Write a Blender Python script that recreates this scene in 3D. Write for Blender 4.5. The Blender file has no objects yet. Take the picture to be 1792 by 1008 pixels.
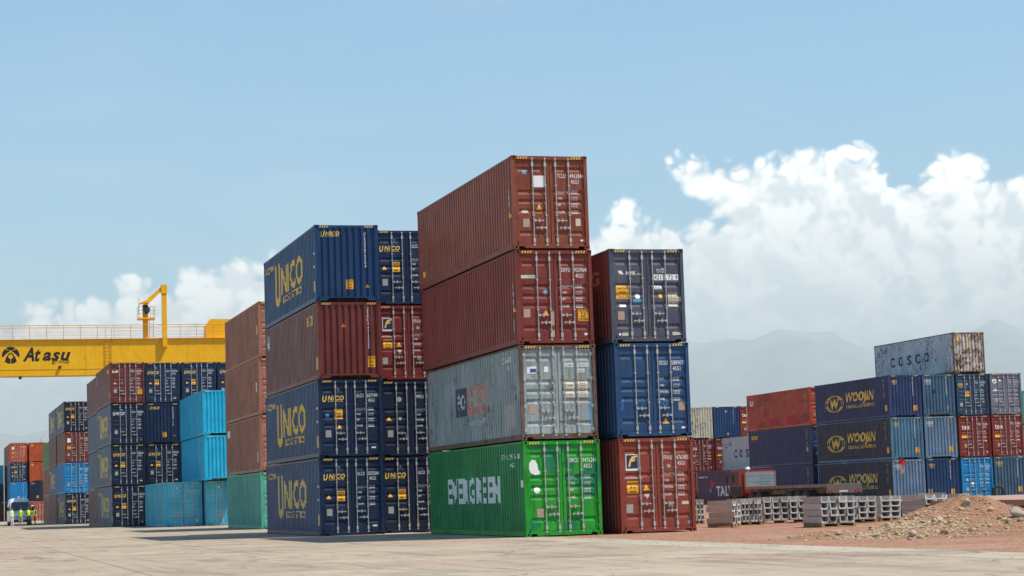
import bpy, bmesh, math, random
from mathutils import Vector, Matrix, noise
rad = math.radians
S = bpy.context.scene
COL = S.collection
random.seed(7)

# ------------------------------------------------------------------ camera
CAMZ = 1.235
cd = bpy.data.cameras.new('camera'); cam = bpy.data.objects.new('camera', cd); COL.objects.link(cam)
cd.sensor_fit = 'HORIZONTAL'; cd.sensor_width = 36.0
cd.lens = 36.0 * 3541.18 / 1792
cd.shift_x = 4.3 / 1792; cd.shift_y = 44.62 / 1792
cd.clip_start = 0.5; cd.clip_end = 200000
yaw, pitch, roll = rad(-16.2075), rad(5.1694), rad(1.8900)
Rm = Matrix.Rotation(yaw, 3, 'Z') @ Matrix.Rotation(pitch, 3, 'X') @ Matrix.Rotation(roll, 3, 'Y')
Rc = Rm @ Matrix(((1, 0, 0), (0, 0, -1), (0, 1, 0)))      # blender camera looks along -Z
cam.matrix_world = Matrix.Translation((0, 0, CAMZ)) @ Rc.to_4x4()
S.camera = cam

# ------------------------------------------------------------------ sun, sky, exposure
SUNV = Vector((5.6, -3.3, 11.68)).normalized()
sun_el = math.asin(SUNV.z); sun_az = math.atan2(SUNV.x, SUNV.y)
sd = bpy.data.lights.new('sun', 'SUN'); sd.energy = 3.8; sd.angle = rad(0.55); sd.color = (1, .93, .81)
so = bpy.data.objects.new('sun', sd); COL.objects.link(so)
so.rotation_euler = (-SUNV).to_track_quat('-Z', 'Y').to_euler(); so.location = SUNV * 100
S.view_settings.view_transform = 'Standard'; S.view_settings.look = 'None'
S.view_settings.exposure = 0.82; S.view_settings.gamma = 1.0; S.view_settings.use_curve_mapping = False
SKY_STRENGTH = 0.102

class NT:
    """tiny node-graph helper"""
    def __init__(s, tree): s.t = tree
    def n(s, typ, ins=None, **kw):
        nd = s.t.nodes.new(typ)
        for k, v in kw.items(): setattr(nd, k, v)
        for k, v in (ins or {}).items():
            if isinstance(v, bpy.types.NodeSocket): s.t.links.new(v, nd.inputs[k])
            else: nd.inputs[k].default_value = v
        return nd
    def m(s, op, a, b=None, c=None, clamp=False):
        nd = s.t.nodes.new('ShaderNodeMath'); nd.operation = op; nd.use_clamp = clamp
        for i, v in enumerate((a, b, c)):
            if v is None: continue
            if isinstance(v, bpy.types.NodeSocket): s.t.links.new(v, nd.inputs[i])
            else: nd.inputs[i].default_value = v
        return nd.outputs[0]
    def mixc(s, fac, a, b, mode='MIX'):
        nd = s.t.nodes.new('ShaderNodeMix'); nd.data_type = 'RGBA'; nd.blend_type = mode; nd.clamp_factor = True
        for key, v in ((0, fac), (6, a), (7, b)):
            if isinstance(v, bpy.types.NodeSocket): s.t.links.new(v, nd.inputs[key])
            else: nd.inputs[key].default_value = v if key == 0 else (tuple(v) + (1,))[:4]
        return nd.outputs[2]
    def ramp(s, fac, a, b, va=0.0, vb=1.0):
        nd = s.t.nodes.new('ShaderNodeMapRange'); nd.interpolation_type = 'SMOOTHSTEP'
        s.t.links.new(fac, nd.inputs[0])
        for i, v in zip((1, 2, 3, 4), (a, b, va, vb)): nd.inputs[i].default_value = v
        return nd.outputs[0]
    def noise(s, vec, scale, detail=4, rough=.55, dist=0.0, dims='3D'):
        nd = s.t.nodes.new('ShaderNodeTexNoise'); nd.noise_dimensions = dims
        if vec is not None: s.t.links.new(vec, nd.inputs['Vector'])
        nd.inputs['Scale'].default_value = scale; nd.inputs['Detail'].default_value = detail
        nd.inputs['Roughness'].default_value = rough; nd.inputs['Distortion'].default_value = dist
        return nd.outputs[0]
    def vscale(s, vec, sc):
        nd = s.t.nodes.new('ShaderNodeMapping'); s.t.links.new(vec, nd.inputs[0]); nd.inputs['Scale'].default_value = sc
        return nd.outputs[0]
    def curve(s, fac, pts):
        nd = s.t.nodes.new('ShaderNodeFloatCurve'); s.t.links.new(fac, nd.inputs['Value'])
        cv = nd.mapping.curves[0]; nd.mapping.use_clip = False
        cv.points[0].location = pts[0]; cv.points[-1].location = pts[-1]
        for p in pts[1:-1]: cv.points.new(*p)
        for p in cv.points: p.handle_type = 'AUTO'
        nd.mapping.update(); return nd.outputs[0]

W_ = bpy.data.worlds.new('World'); S.world = W_; W_.use_nodes = True
def build_world():
    t = W_.node_tree; t.nodes.clear(); g = NT(t)
    sky = g.n('ShaderNodeTexSky', sky_type='NISHITA', sun_disc=False, sun_elevation=sun_el, sun_rotation=sun_az,
              altitude=300, air_density=1.0, dust_density=.4, ozone_density=1.6)
    tc = g.n('ShaderNodeTexCoord'); sep = g.n('ShaderNodeSeparateXYZ', {0: tc.outputs['Generated']})
    x, y, z = sep.outputs
    az = g.m('MULTIPLY', g.m('ARCTAN2', x, y), 180 / math.pi)
    el = g.m('MULTIPLY', g.m('ARCSINE', z), 180 / math.pi)
    d = tc.outputs['Generated']
    # billowy displacement of the outline (directions, so the sky is the same from anywhere)
    wv = g.n('ShaderNodeTexNoise', {'Vector': d, 'Scale': 22.0, 'Detail': 1.0}).outputs['Color']
    dw = g.n('ShaderNodeVectorMath', {0: d, 1: g.n('ShaderNodeVectorMath', {0: wv, 'Scale': .010}, operation='SCALE').outputs[0]}, operation='ADD').outputs[0]
    def lump(sc, off, k):
        v = g.n('ShaderNodeMapping', {0: dw, 'Location': off}).outputs[0]
        n = g.noise(v, sc, 0, .5)
        return g.m('MULTIPLY', g.m('ABSOLUTE', g.m('SUBTRACT', n, .5)), k)       # rounded bulges parted by creases
    def billow(off):
        e = g.m('SUBTRACT', g.noise(g.n('ShaderNodeMapping', {0: d, 'Location': off}).outputs[0], 300, 3, .6), .5)
        return g.m('ADD', g.m('ADD', lump(26, off, 2.3), lump(62, off, 1.7)), g.m('ADD', lump(140, off, 1.1), g.m('MULTIPLY', e, .35)))
    bil = billow((0, 0, 0))
    bil2 = billow((-.0055, .0010, -.0095))      # sampled a little towards the sun: gives lit and shaded sides of the billows
    big = g.m('SUBTRACT', g.noise(d, 9, 3, .5), .5)
    # cloud tops (elevation in degrees over azimuth in degrees)
    u = g.m('DIVIDE', g.m('ADD', az, 20), 80)                 # -20..60 deg -> 0..1
    def P(lst): return [((a + 20) / 80, e / 20) for a, e in lst]
    low = g.m('MULTIPLY', g.curve(u, P([(-20, 4.6), (-8, 5.2), (1.6, 4.6), (2.9, 5.6), (4, 5.5), (5.2, 6.1), (6.6, 6.2), (8, 6.5), (9.3, 6.7), (12, 6.5), (17, 7.2), (18.6, 7.5), (19.8, 7.8), (21, 7.3), (22.0, 7.7), (23.4, 7.4), (24.8, 6.7), (26.0, 6.2), (27.2, 5.4), (31, 5.2), (38, 6.4), (48, 6.8), (60, 5.8)])), 20)
    top = g.m('MULTIPLY', g.curve(u, P([(-20, 3), (1, 3), (15, 3), (19.5, 6), (20.6, 9.0), (21.2, 9.1), (22.4, 8.9), (23.3, 9.0), (24.4, 9.2), (25.6, 9.35), (26.6, 9.1), (27.2, 8.3), (27.9, 8.4), (28.7, 8.7), (29.5, 8.3), (30.2, 8.3), (34, 8.4), (42, 7.6), (60, 7)])), 20)
    d1 = g.m('ADD', g.m('SUBTRACT', low, el), g.m('ADD', g.m('MULTIPLY', g.m('SUBTRACT', bil, .42), 1.05), g.m('MULTIPLY', big, .7)))
    leftcut = g.m('SUBTRACT', az, g.m('ADD', 20.9, g.m('MULTIPLY', g.m('SUBTRACT', 9.0, el), .95)))
    d2 = g.m('MINIMUM', g.m('ADD', g.m('SUBTRACT', top, el), g.m('MULTIPLY', g.m('SUBTRACT', bil, .40), .95)), g.m('ADD', g.m('MULTIPLY', leftcut, .9), g.m('MULTIPLY', g.m('SUBTRACT', bil, .36), .55)))
    c1 = g.ramp(d1, -.08, .46); c2 = g.ramp(d2, -.06, .34)
    # thinner towards the hazy base
    c1 = g.m('MULTIPLY', c1, g.ramp(el, 1.0, 5.2, .50, 1.0)); c2 = g.m('MULTIPLY', c2, g.ramp(el, 3.6, 5.6, .35, 1.0))
    dens = g.m('MAXIMUM', c1, c2)
    lit = g.m('SUBTRACT', bil, bil2)
    lit1 = g.ramp(g.m('ADD', lit, g.m('MULTIPLY', g.m('SUBTRACT', g.noise(d, 16, 3, .5), .5), .5)), -.40, .30)
    under = g.ramp(g.m('SUBTRACT', g.m('MAXIMUM', low, g.m('MINIMUM', top, 12)), el), .2, 3.6)
    shade = g.m('MULTIPLY', lit1, g.m('SUBTRACT', 1.0, g.m('MULTIPLY', under, .55)))
    rim = g.m('MULTIPLY', g.m('MULTIPLY', g.ramp(d1, 1.5, .15), c1), .75)          # sunlit tops of the nearer bank
    shade = g.m('MAXIMUM', shade, g.m('MULTIPLY', rim, g.m('ADD', .35, g.m('MULTIPLY', lit1, .75))))
    ccol = g.mixc(shade, (7.2, 7.75, 8.0), (12.4, 11.9, 11.1))
    veil = g.m('MULTIPLY', g.ramp(g.noise(g.vscale(d, (3, 3, 16)), 2.2, 5, .6), .42, .8), g.m('MULTIPLY', g.ramp(el, 2, 14, .22, .06), 1.0))
    skyc = g.mixc(1.0, sky.outputs[0], (.47, .90, 1.02), 'MULTIPLY')
    skyc = g.mixc(veil, skyc, (7.4, 7.6, 7.6))
    allc = g.mixc(g.m('MULTIPLY', dens, g.ramp(z, -.02, .01)), skyc, ccol)
    bg = g.n('ShaderNodeBackground', {0: allc, 1: SKY_STRENGTH})
    out = g.n('ShaderNodeOutputWorld'); t.links.new(bg.outputs[0], out.inputs[0])
build_world()
W_.cycles.sampling_method = 'MANUAL'; W_.cycles.sample_map_resolution = 512

# ------------------------------------------------------------------ helpers
class MB:
    def __init__(s): s.v = []; s.f = []; s.mi = []
    def quad(s, a, b, c, d, mi=0):
        n = len(s.v); s.v += [a, b, c, d]; s.f.append((n, n + 1, n + 2, n + 3)); s.mi.append(mi)
    def poly(s, pts, mi=0):
        n = len(s.v); s.v += list(pts); s.f.append(tuple(range(n, n + len(pts)))); s.mi.append(mi)
    def box(s, x0, x1, y0, y1, z0, z1, mi=0):
        n = len(s.v)
        s.v += [(x0, y0, z0), (x1, y0, z0), (x1, y1, z0), (x0, y1, z0), (x0, y0, z1), (x1, y0, z1), (x1, y1, z1), (x0, y1, z1)]
        for f in ((0, 3, 2, 1), (4, 5, 6, 7), (0, 1, 5, 4), (1, 2, 6, 5), (2, 3, 7, 6), (3, 0, 4, 7)):
            s.f.append(tuple(n + i for i in f)); s.mi.append(mi)
        return s
    def tube(s, a, b, r, seg=8, r2=None, mi=0):
        a = Vector(a); b = Vector(b); d = (b - a).normalized(); r2 = r if r2 is None else r2
        u = d.orthogonal().normalized(); w = d.cross(u); n = len(s.v)
        for i in range(seg):
            an = 2 * math.pi * i / seg; o = u * math.cos(an) + w * math.sin(an)
            s.v.append(tuple(a + o * r)); s.v.append(tuple(b + o * r2))
        for i in range(seg):
            j = (i + 1) % seg; s.f.append((n + 2 * i, n + 2 * j, n + 2 * j + 1, n + 2 * i + 1)); s.mi.append(mi)
        s.f.append(tuple(n + 2 * i for i in reversed(range(seg)))); s.f.append(tuple(n + 2 * i + 1 for i in range(seg))); s.mi += [mi, mi]
        return s
    def prism(s, pts, axis, a, b, mi=0):
        """extrude 2D polygon pts along axis ('x','y','z') from a to b"""
        def P(p, t):
            return {'x': (t, p[0], p[1]), 'y': (p[0], t, p[1]), 'z': (p[0], p[1], t)}[axis]
        n = len(s.v); k = len(pts)
        s.v += [P(p, a) for p in pts] + [P(p, b) for p in pts]
        s.f.append(tuple(n + i for i in range(k))); s.f.append(tuple(n + k + i for i in reversed(range(k))))
        for i in range(k):
            j = (i + 1) % k; s.f.append((n + j, n + i, n + k + i, n + k + j))
        s.mi += [mi] * (k + 2); return s
    def lathe(s, prof, axis_o, seg=20, mi=0):
        """revolve (r, x) profile about the local X axis at axis_o"""
        n = len(s.v); k = len(prof)
        for i in range(seg):
            an = 2 * math.pi * i / seg
            for r, x in prof: s.v.append((axis_o[0] + x, axis_o[1] + r * math.cos(an), axis_o[2] + r * math.sin(an)))
        for i in range(seg):
            j = (i + 1) % seg
            for q in range(k - 1):
                s.f.append((n + i * k + q, n + i * k + q + 1, n + j * k + q + 1, n + j * k + q)); s.mi.append(mi)
        return s
    def mesh(s, name, smooth=False, fix=True):
        me = bpy.data.meshes.new(name); me.from_pydata(s.v, [], s.f)
        if any(s.mi): me.polygons.foreach_set('material_index', s.mi)
        if fix:
            bm = bmesh.new(); bm.from_mesh(me); bmesh.ops.recalc_face_normals(bm, faces=bm.faces); bm.to_mesh(me); bm.free()
        if smooth: me.polygons.foreach_set('use_smooth', [True] * len(me.polygons))
        me.update(); return me

def link(name, me, mats, parent=None, loc=(0, 0, 0), rz=0.0):
    o = bpy.data.objects.new(name, me); COL.objects.link(o)
    if mats is not None:
        if not isinstance(mats, (list, tuple)): mats = [mats]
        while len(me.materials) < len(mats): me.materials.append(None)
        for i, m in enumerate(mats):
            o.material_slots[i].link = 'OBJECT'; o.material_slots[i].material = m
    o.parent = parent; o.location = loc; o.rotation_euler = (0, 0, rz)
    return o
def empty(name, loc, rz=0.0):
    o = bpy.data.objects.new(name, None); COL.objects.link(o); o.location = loc; o.rotation_euler = (0, 0, rz); o.empty_display_size = .2
    return o
def tag(o, label, cat, group=None):
    o['label'] = label; o['category'] = cat
    if group: o['group'] = group
    return o
def structure(o): o['kind'] = 'structure'; return o

# ------------------------------------------------------------------ materials
MATS = {}
def mat(name):
    m = bpy.data.materials.new(name); m.use_nodes = True; t = m.node_tree; t.nodes.clear(); g = NT(t)
    out = g.n('ShaderNodeOutputMaterial'); b = g.n('ShaderNodeBsdfPrincipled'); t.links.new(b.outputs[0], out.inputs[0])
    return m, g, b, out
def plain(name, col, rough=.6, metal=0.0, var=.18, scale=6.0, spec=.4):
    if name in MATS: return MATS[name]
    m, g, b, out = mat(name); tc = g.n('ShaderNodeTexCoord')
    nz = g.noise(tc.outputs['Object'], scale, 5, .6)
    c = g.mixc(nz, [k * (1 - var) for k in col], [min(1, k * (1 + var)) for k in col])
    g.t.links.new(c, b.inputs['Base Color']); b.inputs['Roughness'].default_value = rough; b.inputs['Metallic'].default_value = metal
    b.inputs['Specular IOR Level'].default_value = spec
    MATS[name] = m; return m
def paint(name, col, fade=.25, rust=.15, dirt=.4, rough=.42, patch=None):
    """container paint: sun-bleached, streaked, scuffed, a little rust"""
    rust = min(1, rust + .09)
    key = 'paint_' + name
    if key in MATS: return MATS[key]
    m, g, b, out = mat(key); tc = g.n('ShaderNodeTexCoord'); oi = g.n('ShaderNodeObjectInfo')
    off = g.n('ShaderNodeVectorMath', {0: tc.outputs['Object'], 1: g.n('ShaderNodeCombineXYZ', {0: g.m('MULTIPLY', oi.outputs['Random'], 31), 1: g.m('MULTIPLY', oi.outputs['Random'], 17), 2: 0.0}).outputs[0]}, operation='ADD').outputs[0]
    P = off
    big = g.noise(P, .8, 4, .6, .4)
    fine = g.noise(P, 9, 5, .65)
    lum = .2126 * col[0] + .7152 * col[1] + .0722 * col[2]
    faded = [min(1, k * 1.38 + .006 + lum * .07) for k in col]; dark = [k * .66 for k in col]
    c = g.mixc(g.m('MULTIPLY', g.ramp(big, .35, .75), min(1, fade * 2.4)), col, faded)
    c = g.mixc(g.m('MULTIPLY', g.ramp(fine, .45, .75), .25), c, dark)
    if patch:
        pm = g.ramp(g.noise(g.vscale(P, (1.0, .45, 1.3)), 1.1, 2, .4), .56, .60)
        c = g.mixc(pm, c, patch)
    # vertical run marks
    st = g.noise(g.vscale(P, (7, 7, .45)), 1.6, 5, .65)
    c = g.mixc(g.m('MULTIPLY', g.ramp(st, .46, .70), min(1, dirt * 1.15)), c, [k * .35 + .012 for k in col])
    dust = g.noise(g.vscale(P, (3, 3, .6)), .9, 4, .6)
    c = g.mixc(g.m('MULTIPLY', g.ramp(dust, .46, .80), dirt * .30), c, (.24, .20, .165))
    # rust blooms, stronger low down and at the edges of the noise
    rn = g.noise(P, 3.2, 7, .72, .5); rl = g.noise(P, .55, 2)
    rmask = g.m('MULTIPLY', g.ramp(rn, .66 - rust * .22, .72 - rust * .20), g.ramp(rl, .45 - rust * .25, .65))
    rcol = g.mixc(fine, (.055, .022, .012), (.19, .075, .03))
    c = g.mixc(g.m('MULTIPLY', rmask, min(1, .35 + rust)), c, rcol)
    sc = g.noise(g.vscale(P, (1.2, 1.2, 6)), 5, 3, .7)
    c = g.mixc(g.m('MULTIPLY', g.ramp(sc, .66, .74), .45), c, [min(1, k * 1.25 + .05) for k in col])
    g.t.links.new(c, b.inputs['Base Color'])
    r = g.m('ADD', rough, g.m('MULTIPLY', g.m('SUBTRACT', fine, .5), .3))
    r = g.m('ADD', r, g.m('MULTIPLY', rmask, .35)); g.t.links.new(r, b.inputs['Roughness'])
    b.inputs['Specular IOR Level'].default_value = .26
    bp = g.n('ShaderNodeBump', {'Height': g.m('ADD', g.m('MULTIPLY', g.noise(P, 1.7, 2, .5), 1.0), g.m('MULTIPLY', fine, .05)), 'Strength': .7, 'Distance': .035})
    g.t.links.new(bp.outputs[0], b.inputs['Normal'])
    MATS[key] = m; return m
def ink(name, col, wear=.25, rough=.55):
    """stencilled or stuck-on marking, worn through in places"""
    key = 'ink_' + name
    if key in MATS: return MATS[key]
    m, g, b, out = mat(key); tc = g.n('ShaderNodeTexCoord')
    nz = g.noise(tc.outputs['Object'], 7, 6, .7); nz2 = g.noise(tc.outputs['Object'], 1.2, 3)
    c = g.mixc(nz2, [k * .82 for k in col], col)
    g.t.links.new(c, b.inputs['Base Color']); b.inputs['Roughness'].default_value = rough
    tr = g.n('ShaderNodeBsdfTransparent')
    mx = g.n('ShaderNodeMixShader', {0: g.ramp(nz, .64 - wear * .25, .74 - wear * .2, 0, min(1, wear * 2.2)), 1: b.outputs[0], 2: tr.outputs[0]})
    g.t.links.new(mx.outputs[0], out.inputs[0]); MATS[key] = m; return m

CP = {  # container paints
 'unico': paint('navy', (.009, .024, .066), .3, .05, .25, .40),
 'unico2': paint('dark_navy', (.008, .016, .042), .3, .05, .25, .42),
 'unicoT': paint('deep_blue', (.011, .043, .120), .3, .04, .2, .40),
 'unicoS': paint('skylit_navy', (.012, .058, .150), .4, .06, .25, .38),  # navy for the shaded long sides, lightened in place of sky fill
 'unicoG': paint('sky_sheen_navy', (.080, .125, .185), .5, .06, .3, .36),  # navy with the grazing sky reflection put into its colour
 'tclu': paint('rust_brown', (.215, .052, .027), .3, .32, .45, .46, (.25, .070, .030)),
 'tcluS': paint('skylit_rust_brown', (.30, .086, .050), .3, .12, .5, .46),  # long-side copy, brightened in colour to make up for weak fill light
 'dryu': paint('oxide_red', (.185, .031, .022), .22, .15, .3, .46),
 'dryuS': paint('skylit_oxide_red', (.245, .044, .030), .3, .12, .45, .46),  # oxide red for long sides, fill light painted in
 'grey': paint('pale_blue_grey', (.27, .325, .33), .35, .34, .5, .5),
 'green': paint('signal_green', (.012, .29, .020), .3, .28, .6, .44, (.006, .20, .085)),
 'greenS': paint('shaded_green', (.006, .225, .062), .35, .16, .6, .44),  # green for long sides, shade tone painted in
 'nyk': paint('dark_grey_navy', (.072, .082, .118), .3, .3, .45, .5),
 'segu': paint('mid_blue', (.018, .062, .150), .3, .12, .3, .44, (.022, .075, .18)),
 'ffau': paint('brick_red', (.245, .050, .028), .2, .1, .25, .44),
 'ffau2': paint('dark_red', (.175, .024, .020), .2, .1, .25, .44),
 'maroon': paint('maroon', (.150, .030, .028), .3, .1, .3, .44),
 'maroonS': paint('skylit_maroon', (.185, .082, .075), .4, .1, .45, .40),  # maroon for long sides, paler to carry sky light
 'brown': paint('dusty_brown', (.33, .138, .088), .35, .12, .45, .5),
 'teal': paint('sea_green', (.085, .36, .275), .3, .2, .35, .5),
 'cyan': paint('sky_blue', (.008, .38, .60), .25, .04, .2, .38),
 'cyan2': paint('faded_cyan', (.065, .38, .50), .3, .2, .35, .5),
 'skyblue': paint('bright_blue', (.006, .20, .46), .25, .06, .25, .42),
 'orange': paint('orange_red', (.42, .070, .020), .25, .1, .3, .44),
 'redor': paint('warm_red', (.46, .082, .042), .3, .1, .3, .44, (.36, .06, .045)),
 'woo1': paint('navy_violet', (.022, .045, .130), .3, .05, .25, .42),
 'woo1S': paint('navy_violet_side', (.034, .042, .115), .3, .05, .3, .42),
 'wooS': paint('shaded_slate', (.040, .046, .066), .4, .1, .4, .46),  # dark copy of the steel blues, shade of the long side painted in
 'woo2': paint('steel_blue', (.060, .160, .245), .4, .12, .4, .48),
 'woo3': paint('weathered_steel_blue', (.115, .200, .300), .4, .18, .45, .5),
 'woo4': paint('ink_blue', (.014, .048, .130), .3, .08, .25, .42),
 'woo5': paint('slate_blue', (.045, .105, .170), .4, .1, .35, .46),
 'cosco': paint('rusty_white', (.52, .56, .57), .25, .50, .55, .55),
 'coscoE': paint('very_rusty_white', (.56, .54, .48), .25, .80, .8, .6),
 'cream': paint('rusty_cream', (.56, .51, .38), .25, .55, .6, .55),
 'white': paint('grey_white', (.54, .555, .56), .15, .06, .25, .45),
 'purple': paint('aubergine', (.095, .045, .090), .3, .1, .35, .44),
 'lgreen': paint('leaf_green', (.12, .27, .06), .3, .1, .4, .45),
 'slate': paint('slate_grey', (.14, .155, .20), .35, .2, .4, .5),
 'tealnavy': paint('petrol', (.017, .055, .105), .3, .08, .3, .44),
}
SIDEP = {'unico': 'unicoS', 'unico2': 'unicoS', 'unicoT': 'unicoS', 'tclu': 'tcluS', 'dryu': 'dryuS', 'green': 'greenS', 'maroon': 'maroonS', 'ffau2': 'maroonS', 'woo1': 'woo1S', 'woo2': 'wooS', 'woo3': 'wooS'}  # long-side copies of each paint, with light and shade worked into the colour
INK = {k: ink(k, *v) for k, v in {
 'yellow': ((.95, .62, .09), .06), 'paleyellow': ((.95, .66, .20), .12), 'white': ((.88, .88, .86), .12), 'grey': ((.42, .42, .40), .25), 'black': ((.016, .016, .018), .15),
 'orange': ((.92, .44, .01), .05), 'tan': ((.46, .33, .25), .3), 'blue': ((.03, .09, .32), .2), 'navy': ((.014, .024, .10), .3), 'lblue': ((.10, .36, .60), .2),
 'salmon': ((.60, .29, .21), .5), 'wornnavy': ((.05, .065, .14), .5), 'dwhite': ((.62, .64, .64), .45), 'silver': ((.40, .39, .36), .2), 'red': ((.55, .03, .04), .2), 'mint': ((.55, .70, .50), .2), 'ewhite': ((.88, .92, .90), .14), 'cream': ((.66, .60, .46), .2)}.items()}
M_STEEL = plain('galvanised_steel', (.46, .455, .43), .5, .25, .3, 30)
M_RUSTFRAME = paint('rusty_brown_frame', (.13, .085, .065), .3, .6, .6, .6)
M_RUBBER = plain('black_rubber', (.012, .012, .013), .7)
M_DARK = plain('dark_underside', (.018, .016, .015), .8)
M_HAZ = plain('hazard_yellow', (.72, .48, .10), .6, 0, .3, 40)
M_WOODFLOOR = plain('plywood_floor', (.13, .085, .05), .8)

# ------------------------------------------------------------------ text
_tc = {}
def text2d(s, shear=0.0, bold=0.0):
    key = (s, shear, bold)
    if key in _tc: return _tc[key]
    cu = bpy.data.curves.new('t', 'FONT'); cu.body = s; cu.size = 1.0; cu.resolution_u = 2; cu.fill_mode = 'FRONT'
    cu.shear = shear; cu.offset = bold; cu.space_character = 1.06 + bold * 1.5
    o = bpy.data.objects.new('t', cu); COL.objects.link(o)
    dg = bpy.context.evaluated_depsgraph_get(); dg.update()
    me = bpy.data.meshes.new_from_object(o.evaluated_get(dg))
    vs = [(v.co.x / .69, v.co.y / .69) for v in me.vertices]; fs = [tuple(p.vertices) for p in me.polygons]
    bpy.data.meshes.remove(me); bpy.data.objects.remove(o); bpy.data.curves.remove(cu)
    mnx = min(v[0] for v in vs) if vs else 0; mxx = max(v[0] for v in vs) if vs else 1
    r = ([(x - mnx, y) for x, y in vs], fs, mxx - mnx); _tc[key] = r
    return r
class Flat:
    """2D collection of faces on a surface (u,v)"""
    def __init__(s): s.v = []; s.f = []
    def poly(s, pts):
        n = len(s.v); s.v += list(pts); s.f.append(tuple(range(n, n + len(pts))))
    def text(s, t, u, v, h, w=None, sx=.8, shear=0.0, bold=0.0, vert=False, align='l'):
        if vert:
            for i, ch in enumerate(t):
                if ch != ' ': s.text(ch, u, v - i * h * 1.18, h, sx=sx, bold=bold, align='c')
            return
        vs, fs, wd = text2d(t, shear, bold)
        k = (w / wd) if w else h * sx
        o = u - (wd * k / 2 if align == 'c' else 0)
        n = len(s.v); s.v += [(o + x * k, v + y * h) for x, y in vs]; s.f += [tuple(n + i for i in f) for f in fs]
    def disc(s, u, v, r, r2=None, seg=14): s.poly([(u + r * math.cos(2 * math.pi * i / seg), v + (r2 or r) * math.sin(2 * math.pi * i / seg)) for i in range(seg)])
    def ring(s, u, v, r, t, rx=None, seg=28):
        rx = rx or r
        for i in range(seg):
            a, b = 2 * math.pi * i / seg, 2 * math.pi * (i + 1) / seg
            s.poly([(u + rx * math.cos(a), v + r * math.sin(a)), (u + rx * math.cos(b), v + r * math.sin(b)), (u + (rx - t) * math.cos(b), v + (r - t) * math.sin(b)), (u + (rx - t) * math.cos(a), v + (r - t) * math.sin(a))])
    def rect(s, a, b, c, d): s.poly([(a, b), (c, b), (c, d), (a, d)])

# ------------------------------------------------------------------ container geometry
CW, CL, CH, PITCH = 2.438, 12.192, 2.896, 2.92
def profile(a, b, period, d0, d1, fo, fs):
    """corrugation polyline from a to b: list of (t, depth)"""
    n = max(1, round((b - a) / period)); p = (b - a) / n; pts = []
    fi = 1 - fo - 2 * fs
    for i in range(n):
        t = a + i * p
        for q, dd in ((0, d0), (fo / 2, d0), (fo / 2 + fs, d1), (fo / 2 + fs + fi, d1), (1 - fo / 2, d0)):
            pts.append((t + q * p, dd))
    pts.append((b, d0)); return pts
SIDE_T = profile(.12, CL - .12, .2945, .010, .050, .36, .07)
WALL_T = profile(.115, CW - .115, .246, .020, .066, .42, .09)
GROOVES = (2.50, 1.79, 1.495, 1.20, .52)
def door_prof():
    pts = [(.24, .055)]
    for gv in sorted(GROOVES): pts += [(gv - .105, .055), (gv - .030, .082), (gv + .035, .082), (gv + .052, .055)]
    pts.append((2.70, .055)); return pts
DOOR_T = door_prof()
def depth_fn(tab):
    def f(t):
        if t <= tab[0][0]: return tab[0][1]
        for (a, da), (b, db) in zip(tab, tab[1:]):
            if t <= b: return da + (db - da) * (t - a) / (b - a) if b > a else db
        return tab[-1][1]
    return f
D_SIDE, D_WALL, D_DOOR = depth_fn(SIDE_T), depth_fn(WALL_T), depth_fn(DOOR_T)

def conform(flat, surf, off):
    """wrap a flat marking over the corrugated surface it is painted on"""
    bm = bmesh.new(); vs = [bm.verts.new((u, v, 0)) for u, v in flat.v]
    for f in flat.f:
        try: bm.faces.new([vs[i] for i in f])
        except ValueError: pass
    tab, ax = {'side': (SIDE_T, 0), 'wall': (WALL_T, 0), 'door': (DOOR_T, 1)}[surf]
    lo = min(p[ax] for p in flat.v); hi = max(p[ax] for p in flat.v)
    for t, _ in tab:
        if lo < t < hi:
            co = [0, 0, 0]; co[ax] = t; no = [0, 0, 0]; no[ax] = 1
            bmesh.ops.bisect_plane(bm, geom=bm.verts[:] + bm.edges[:] + bm.faces[:], dist=1e-5, plane_co=co, plane_no=no)
    fn = {'side': D_SIDE, 'wall': D_WALL, 'door': D_DOOR}[surf]
    for v in bm.verts:
        u, w = v.co.x, v.co.y
        if surf == 'side': v.co = (-CW / 2 + fn(u) - off, CL / 2 - u, w)
        elif surf == 'wall': v.co = (u - CW / 2, -CL / 2 + fn(u) - off, w)
        else: v.co = (u - CW / 2, -CL / 2 + fn(w) - off, w)
    me = bpy.data.meshes.new('marking'); bm.to_mesh(me); bm.free()
    nrm = Vector((-1, 0, 0)) if surf == 'side' else Vector((0, -1, 0))
    me.update()
    if len(me.polygons) and sum(p.normal.dot(nrm) * p.area for p in me.polygons) < 0: me.flip_normals()
    return me

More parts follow.
